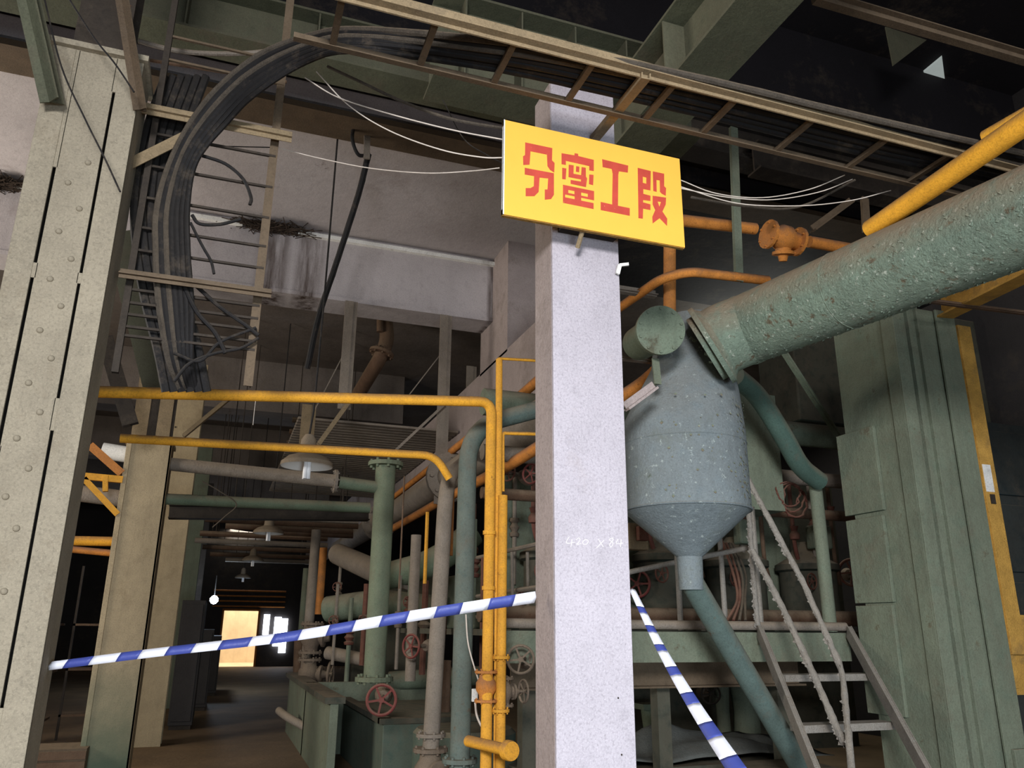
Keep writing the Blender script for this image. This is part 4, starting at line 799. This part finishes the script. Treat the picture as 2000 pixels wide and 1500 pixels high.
# stair
def stair():
    t = thing('steel_stair', 'steep grey steel stair with flat treads climbing to the deck', 'stair', (4, 4.6, 0))
    TL, TR = A(1484, 1238, 5.5), A(1658, 1232, 5.5); TL[2] = TR[2] = DZ
    BL, BR = at(1592, 1500, Y=4.35), at(1802, 1500, Y=4.35); z = (BL[2] + BR[2]) / 2; BL[2] = BR[2] = z
    for a, b in ((TL, BL), (TR, BR)):
        d = (b - a); e = a + d * (a[2] / (a[2] - b[2])); e[2] = 0
        MB().channel(a, e, .035, .11, .006, (0, 0, 1)).beam(a, e, .03, .1).build('stringer', 'rail', t)
    for x0, x1, y, in ((1535, 1708, 1318), (1572, 1752, 1417)):
        # where the stringer line passes this height in the picture
        k = (y - 1238) / (1500 - 1238) * .9; 
        Y = 5.5 + (4.35 - 5.5) * k; a, b = at(x0, y, Y=Y), at(x1, y, Y=Y)
        MB().box(a[0], b[0], Y, Y + .16, a[2] - .05, a[2]).build('tread', 'rail', t, bevel=.003)
    Yb = 4.0; a, b = at(1625, 1540, Y=Yb), at(1840, 1540, Y=Yb); MB().box(a[0], b[0], Yb, Yb + .16, a[2] - .05, a[2]).build('tread', 'rail', t, bevel=.003)
    # handrails
    def rag(pts, r, nm):
        n = 46; P = fillet(pts, .08, 4); L = [0]
        for i in range(1, len(P)): L.append(L[-1] + (P[i] - P[i - 1]).length)
        Q = []
        for k in range(n):
            s = L[-1] * k / (n - 1); i = max(j for j in range(len(L)) if L[j] <= s + 1e-9); i = min(i, len(P) - 2)
            Q.append(P[i].lerp(P[i + 1], (s - L[i]) / (L[i + 1] - L[i])))
        o = MB().tube(Q, [r * random.uniform(.9, 1.18) for _ in Q], 10, jit=.1).build(nm, 'rail', t, True)
        fl = MB()
        for k in range(130):
            i = random.randrange(len(Q) - 1); p = Q[i].lerp(Q[i + 1], random.random()); s_ = random.uniform(.008, .024); dd = Vector((random.uniform(-1, -.2), random.uniform(-.5, .2), random.uniform(-1, .2))).normalized()
            dr = (Q[i + 1] - Q[i]).normalized(); fl.add([p + dd * r, p + dd * (r + s_) + dr * s_ * .7, p + dd * r + dr * s_ * 1.6, p + dd * r * .9 + Y_ * .006 + dr * s_ * .7], [(0, 1, 2), (0, 3, 1), (1, 3, 2)])
        tag(fl.build('paint_flakes', 'rail', t), kind='stuff')
    random.seed(11)
    random.seed(12)
    rag([A(1455, 925, 5.3), A(1500, 1010, 5.15), A(1570, 1140, 5.0), A(1645, 1310, 4.7), A(1665, 1520, 4.3)], .021, 'outer_handrail')
    rag([A(1470, 1075, 5.3), A(1530, 1190, 5.1), A(1590, 1320, 4.8), A(1648, 1452, 4.5)], .023, 'inner_handrail')
    rag([A(1462, 990, 5.5), A(1470, 1110, 5.5), A(1480, 1222, 5.5)], .020, 'newel_post')
stair()
#@@MACH
# ================================================================ MACHINES ON THE DECK
def station(i, X, Y, label):
    random.seed(20 + i); hh = .7 if i in (3, 4) else 1.5
    t = thing('centrifuge_unit', label, 'machine', (X, Y, DZ), None)
    MB().lathe((X, Y, DZ), [(0, 0), (.34, 0), (.34, .1), (.3, .12), (.3, .62), (.34, .64), (.34, .7), (.2, .78), (.08, .95), (0, .95)], Z_, 32).build('bowl', 'green_d', t, True)
    MB().box(X - .4, X + .1, Y + .36, Y + .7, DZ, DZ + hh).build('rear_housing', 'green', t, bevel=.02)
    MB().box(X - .16, X + .08, Y - .36, Y - .22, DZ + .85, DZ + 1.1).build('motor_box', 'green', t, bevel=.02)
    for k in range(3):
        x = X - .3 + k * .26; b = MB().tube(fillet([(x, Y - .2, DZ + 1.6), (x, Y - .2, DZ + .9 - k * .1), (x + .12, Y - .1, DZ + .7 - k * .1)], .1), .022, 8); b.build('feed_pipe', ('copper', 'grey', 'rusty')[k], t, True)
        MB().lathe((x, Y - .22, DZ + 1.0 + .12 * k), [(0, -.06), (.05, -.05), (.055, 0), (.03, .04), (.045, .09), (0, .1)], Z_, 12).build('feed_valve', 'copper', t, True)
    handwheel(t, (X - .3, Y - .42, DZ + .5), (.3, -1, 0), .08, 'copper')
for i, (X, Y, lab) in enumerate(((3.0, 7.2, 'green machine with copper feed pipes just right of the pillar'), (4.1, 7.0, 'green machine with red hoses behind the vessel spout'), (5.1, 7.3, 'green machine behind the stair handrails'),
        (3.1, 8.5, 'green machine glimpsed left of the pillar behind the yellow pipes'), (3.4, 10.4, 'farther green machine behind the teal standpipe'), (6.1, 7.4, 'shadowed machine left of the big green column'))):
    station(i, X, Y, lab)
tag(MB().box(3.7, 8.5, 9.6, 9.75, 0, 3.6).build('machine_partition', 'green_d'), 'dark green partition behind the row of deck machines', 'partition')
for z, r, m, lab in ((2.95, .07, 'grey', 'upper grey header pipe behind the deck machines'), (2.6, .05, 'rusty', 'rusty header pipe behind the deck machines'), (1.62, .07, 'rusty', 'thick red-brown pipe lying along the deck behind the railing'), (3.4, .12, 'green', 'large green header pipe high behind the vessel')):
    tag(MB().tube([(2.0, 6.4, z), (6.9, 6.4, z)], r, 14, jit=.03).build('header_pipe', m, None, True), lab, 'pipe')
cb = thing('control_box', 'orange-lit control box on the deck right beside the pillar', 'box', A(1250, 1040, 6.0))
p = A(1250, 1045, 6.0); MB().box(p[0] - .1, p[0] + .08, 6.0, 6.1, p[2] - .12, p[2] + .1).build('case', 'tan', cb, bevel=.01); MB().box(p[0] - .04, p[0] + .05, 5.94, 6.0, p[2] - .05, p[2] + .07).build('switch_block', 'copper', cb, bevel=.006)
random.seed(31)
for k, lab in enumerate(('widest coil of reddish hose hung beside the green post pipe', 'middle coil of reddish hose beside the green post pipe', 'tangled thin hose coil beside the green post pipe')):
    c = A(1540 + k * 8, 965 + k * 6, 5.9); pts = [c + Vector((math.cos(a) * (.13 + .02 * math.sin(a * 3 + k)), .015 * k, math.sin(a) * (.11 + .02 * k))) for a in [j * .35 for j in range(40 + 5 * k)]]
    tag(MB().tube([q_ + Vector((random.uniform(-.01, .01), random.uniform(-.02, .02), 0)) for q_ in pts], .007, 6).build('hose_coil', 'copper', None, True), lab, 'hose')
for k in range(4):
    cable(['leftmost red hose drooping onto the deck behind the spout', 'second red hose drooping onto the deck behind the spout', 'third grey hose drooping onto the deck behind the spout', 'rightmost hose drooping behind the spout'][k],
          [A(1412 + k * 6, 1060, 6.2), A(1432 + k * 8, 1120, 6.1), A(1440 + k * 5, 1170, 6.0), A(1420 + k * 12, 1212, 5.9)], .012, 'copper' if k < 2 else 'cableg')
# under-deck things
for lab, x0, x1, y0, Y, m in (('green cast pedestal under the deck left of the discharge pipe', 1395, 1420, 1320, 8.8, 'green'), ('wide tapered pedestal under the deck at the discharge pipe', 1428, 1476, 1320, 8.7, 'green'), ('pale green drum under the deck edge', 1255, 1285, 1385, 8.8, 'palegreen')):
    a, b = A(x0, y0, Y), A(x1, y0, Y); t = thing('pedestal', lab, 'pedestal', ((a[0] + b[0]) / 2, Y, 0))
    cx, w_ = (a[0] + b[0]) / 2, (b[0] - a[0]); MB().lathe((cx, Y, 0), [(0, 0), (w_ * .7, 0), (w_ * .7, .05), (w_ * .5, .1), (w_ * .42, a[2] * .6), (w_ * .55, a[2]), (0, a[2])], Z_, 20).build('column_casting', m, t, True); MB().box(cx - w_ * .75, cx + w_ * .75, Y - w_ * .6, Y + w_ * .6, a[2], a[2] + .06).build('top_plate', m, t)
tag(MB().ibeam((2.2, 6.2, 1.18), (4.9, 6.2, 1.18), .2, .26, .015).build('under_deck_beam', 'brown'), 'brown beam under the deck above the pedestals', 'beam')
def tarp(label, c, w, d, h, seed, m):
    random.seed(seed); n = 22; v = []; f = []
    ph = [random.uniform(0, 6) for _ in range(6)]
    for i in range(n + 1):
        for j in range(n + 1):
            x = i / n - .5; y = j / n - .5
            z = h * (.5 + .2 * math.sin(9 * x + ph[0] + 3 * y) + .15 * math.sin(14 * y + ph[1] - 4 * x) + .08 * math.sin(25 * x + ph[2])) * (1 - max(abs(x), abs(y)) * 1.3)
            v.append((c[0] + x * w + .04 * math.sin(7 * y + ph[3]), c[1] + y * d + .05 * math.sin(9 * x + ph[4]), c[2] + max(z, .01)))
    for i in range(n):
        for j in range(n): f.append((i * (n + 1) + j, (i + 1) * (n + 1) + j, (i + 1) * (n + 1) + j + 1, i * (n + 1) + j + 1))
    o = MB().add(v, f).build('tarpaulin', m, None, True); s = o.modifiers.new('solid', 'SOLIDIFY'); s.thickness = .006; return tag(o, label, 'tarpaulin')
tarp('crumpled grey sheeting on the floor under the deck right of the pillar', (4.3, 7.5, .36), 2.7, 1.5, .3, 4, 'sheet')
bx = thing('teal_floor_box', 'low teal box under the sheeting at the bottom right', 'box', (4, 6.7, 0)); MB().box(2.6, 5.4, 6.75, 8.3, 0, .34).build('body', 'teal', bx, bevel=.01); MB().box(2.55, 5.45, 6.71, 6.8, .28, .36).build('lip', 'green_d', bx)
t2 = thing('teal_duct_piece', 'teal floor duct behind the lower stair treads', 'duct', (4.2, 5.4, 0)); MB().box(4.1, 4.8, 5.7, 6.2, 0, .42).build('body', 'teal', t2, bevel=.02); MB().box(4.08, 4.82, 5.68, 6.22, .42, .46).build('lid', 'green_d', t2)
#@@LEFTBG
# ================================================================ LEFT BACKGROUND, AISLE CLUTTER
yb = thing('yellow_bracket_frame', 'bright yellow triangular bracket frame on the second tan column', 'bracket', A(165, 930, 9.19))
MB().beam(A(162, 930, 9.19), A(240, 937, 9.19), .05, .07).build('top_bar', 'yellow', yb); MB().beam(A(164, 935, 9.19), A(230, 1005, 9.19), .05, .06).build('diagonal_bar', 'yellow', yb); MB().beam(A(206, 930, 9.19), A(206, 960, 9.19), .05, .06, (0, 1, 0)).build('short_post', 'yellow', yb); MB().beam(A(176, 870, 9.19), A(238, 925, 9.19), .05, .08).build('upper_bar', 'yellow_o', yb)
pipe('yellow_cross_pipe', 'dim yellow pipe between the two left columns, low', [A(130, 1056, 9.56), A(235, 1058, 9.56)], .05, 'yellow')
pipe('yellow_cross_pipe', 'orange-brown pipe just below the dim yellow one', [A(130, 1072, 9.55), A(235, 1082, 9.55)], .035, 'yellow_o')
pipe('white_duct', 'pale pipe crossing behind the yellow bracket frame', [A(145, 962, 9.62), A(245, 975, 9.62)], .09, 'grey')
pipe('white_duct', 'pale insulated pipe at the top of the second column', [A(200, 880, 9.62), A(262, 890, 9.62)], .09, 'white')
wl = MB(); random.seed(2)
for k in range(9):
    X = -5.9 + k * .5; Y = 12 + (k % 3) * .6; h = 1.6 + random.random() * 1.2
    t = thing('storage_rack', ['rusty rack in the dark left bay, first from the left wall', 'second dark rack from the left wall', 'third dark rack from the left wall', 'fourth dark rack in the left bay', 'fifth dark rack in the left bay', 'sixth dark rack in the left bay', 'seventh dark rack in the left bay', 'eighth dark rack in the left bay', 'dark rack nearest the second tan column'][k], 'rack', (X, Y, 0))
    for dx in (0, .4): MB().box(X + dx, X + dx + .03, Y, Y + .03, 0, h).build('post', 'darks', t)
    for z in (.3, .9, 1.5): MB().box(X, X + .43, Y, Y + .4, z, z + .03).build('shelf', 'rusty', t)
for k, (x, y, w_) in enumerate(((100, 1400, .9), (100, 1375, .8))):
    c = A(x - 25, y, 8.6); t = thing('wooden_crate', ['brown slatted crate on the floor between the left columns', 'smaller brown crate stacked on the slatted crate'][k], 'crate', (c[0], 9.0, 0 if k == 0 else .2))
    z0 = 0 if k == 0 else .2
    for j in range(2): MB().box(c[0] - w_ / 2, c[0] + w_ / 2, 9.0, 9.02, z0 + .02 + j * .09, z0 + .09 + j * .09).build('slat', 'rusty', t)
    MB().box(c[0] - w_ / 2, c[0] + w_ / 2, 9.02, 9.5, z0, z0 + .2).build('box', 'brown', t)
for i, (X, Y, w_, h, lab) in enumerate(((-.35, 14.0, .35, 1.9, 'dark upright cabinet left of the aisle, nearest'), (-.2, 17.0, .4, 1.45, 'dark low cabinet left of the aisle behind the nearest'), (.0, 20.5, .35, 1.3, 'far dark cabinet at the aisle edge by the doorway'))):
    t = thing('dark_cabinet', lab, 'cabinet', (X, Y, 0)); MB().box(X - w_ / 2, X + w_ / 2, Y, Y + 1.6, .06, h).build('body', 'wall', t, bevel=.01); MB().box(X - w_ / 2 + .03, X + w_ / 2 - .03, Y - .02, Y, .12, h - .06).build('door', 'wall', t, bevel=.006); MB().box(X - w_ / 2 + .02, X + w_ / 2 - .02, Y + .02, Y + 1.5, 0, .06).build('plinth', 'darks', t)
for k, (x, y0, y1_, lab) in enumerate(((520, 1200, 1240, 'left bright slot window right of the far doorway'), (541, 1205, 1262, 'middle bright slot window right of the far doorway'), (553, 1208, 1275, 'right bright slot window right of the far doorway'))):
    a, b = at(x - 4, y0, Y=34.95), at(x + 4, y1_, Y=34.95)
    tag(MB().box(a[0], b[0], 34.9, 34.97, b[2], a[2]).build('window_%d' % (k + 1), 'slot'), kind='structure') if 'slot' in M else None
for k in range(4):
    z = 2.3 + k * .2
    tag(MB().tube([(-.2, 34.965, z), (2.6, 34.965, z)], .035, 8).build('far_rack_pipe', 'yellow_o', None, True), '%s orange pipe crossing above the bright far doorway' % ['lowest', 'second lowest', 'second highest', 'highest'][k], 'pipe', 'orange pipes above the far doorway')
#@@TAPE
# ================================================================ BARRIER TAPE
def tape(label, pts, widths, cuts, twist):
    """pts centre line 3D, cuts: list of fractions where colour changes"""
    P = spline(pts, 14); n = len(P); L = [0]
    for i in range(1, n): L.append(L[-1] + (P[i] - P[i - 1]).length)
    T = L[-1]
    def pos(s):
        i = min(max(j for j in range(n) if L[j] <= s + 1e-9), n - 2); return P[i].lerp(P[i + 1], (s - L[i]) / max(1e-6, L[i + 1] - L[i]))
    t = thing('barrier_tape', label, 'tape', pts[0]); cuts = [0] + cuts + [1]
    for k in range(len(cuts) - 1):
        b = MB(); m = 6; sl = .012; q = []
        for j in range(m + 1):
            s = T * (cuts[k] + (cuts[k + 1] - cuts[k]) * j / m)
            for e in (-1, 0, 1):
                ss = min(T, max(0, s + e * sl)); c = pos(ss); f = ss / T; wv = widths[0] + (widths[1] - widths[0]) * f; a = twist(f); d = (pos(min(T, ss + .05)) - pos(max(0, ss - .05))).normalized()
                vw = (c - EYE).normalized(); v = d.cross(vw).normalized() * math.cos(a) + vw * math.sin(a)
                q.append(c + v * wv / 2 * e + d.cross(v) * (.003 if e == 0 else 0))
        b.add(q, [(3 * j + e, 3 * j + 3 + e, 3 * j + 4 + e, 3 * j + 1 + e) for j in range(m) for e in (0, 1)])
        o = b.build('blue_band' if k % 2 else 'white_band', 'tapeb' if k % 2 else 'tapew', t, True); s = o.modifiers.new('solid', 'SOLIDIFY'); s.thickness = .0006
xs1 = [125, 175, 220, 262, 310, 360, 412, 500 - 20, 512, 565, 620, 670, 725, 780, 835, 890, 950, 1000]
xs1 = [125, 172, 222, 262, 312, 362, 412, 470, 512, 566, 620, 672, 725, 780, 836, 890, 948, 1002]
tape('blue and white barrier tape stretched between the riveted column and the pillar', [A(95, 1301, 3.85), A(300, 1275, 3.75), A(560, 1244, 3.62), A(800, 1204, 3.5), A(1047, 1166, 3.42)], (.032, .052), [(x - 95) / 955 for x in xs1], lambda f: .35 * math.sin(f * 5))
tape('blue and white barrier tape slanting from the pillar down towards the camera', [A(1234, 1150, 3.45), A(1290, 1265, 3.2), A(1360, 1385, 2.9), A(1450, 1520, 2.55)], (.03, .065), [.10, .135, .2, .235, .3, .335, .42, .465, .56, .62, .72, .80, .9, .97], lambda f: .5 - .5 * f)
#@@END
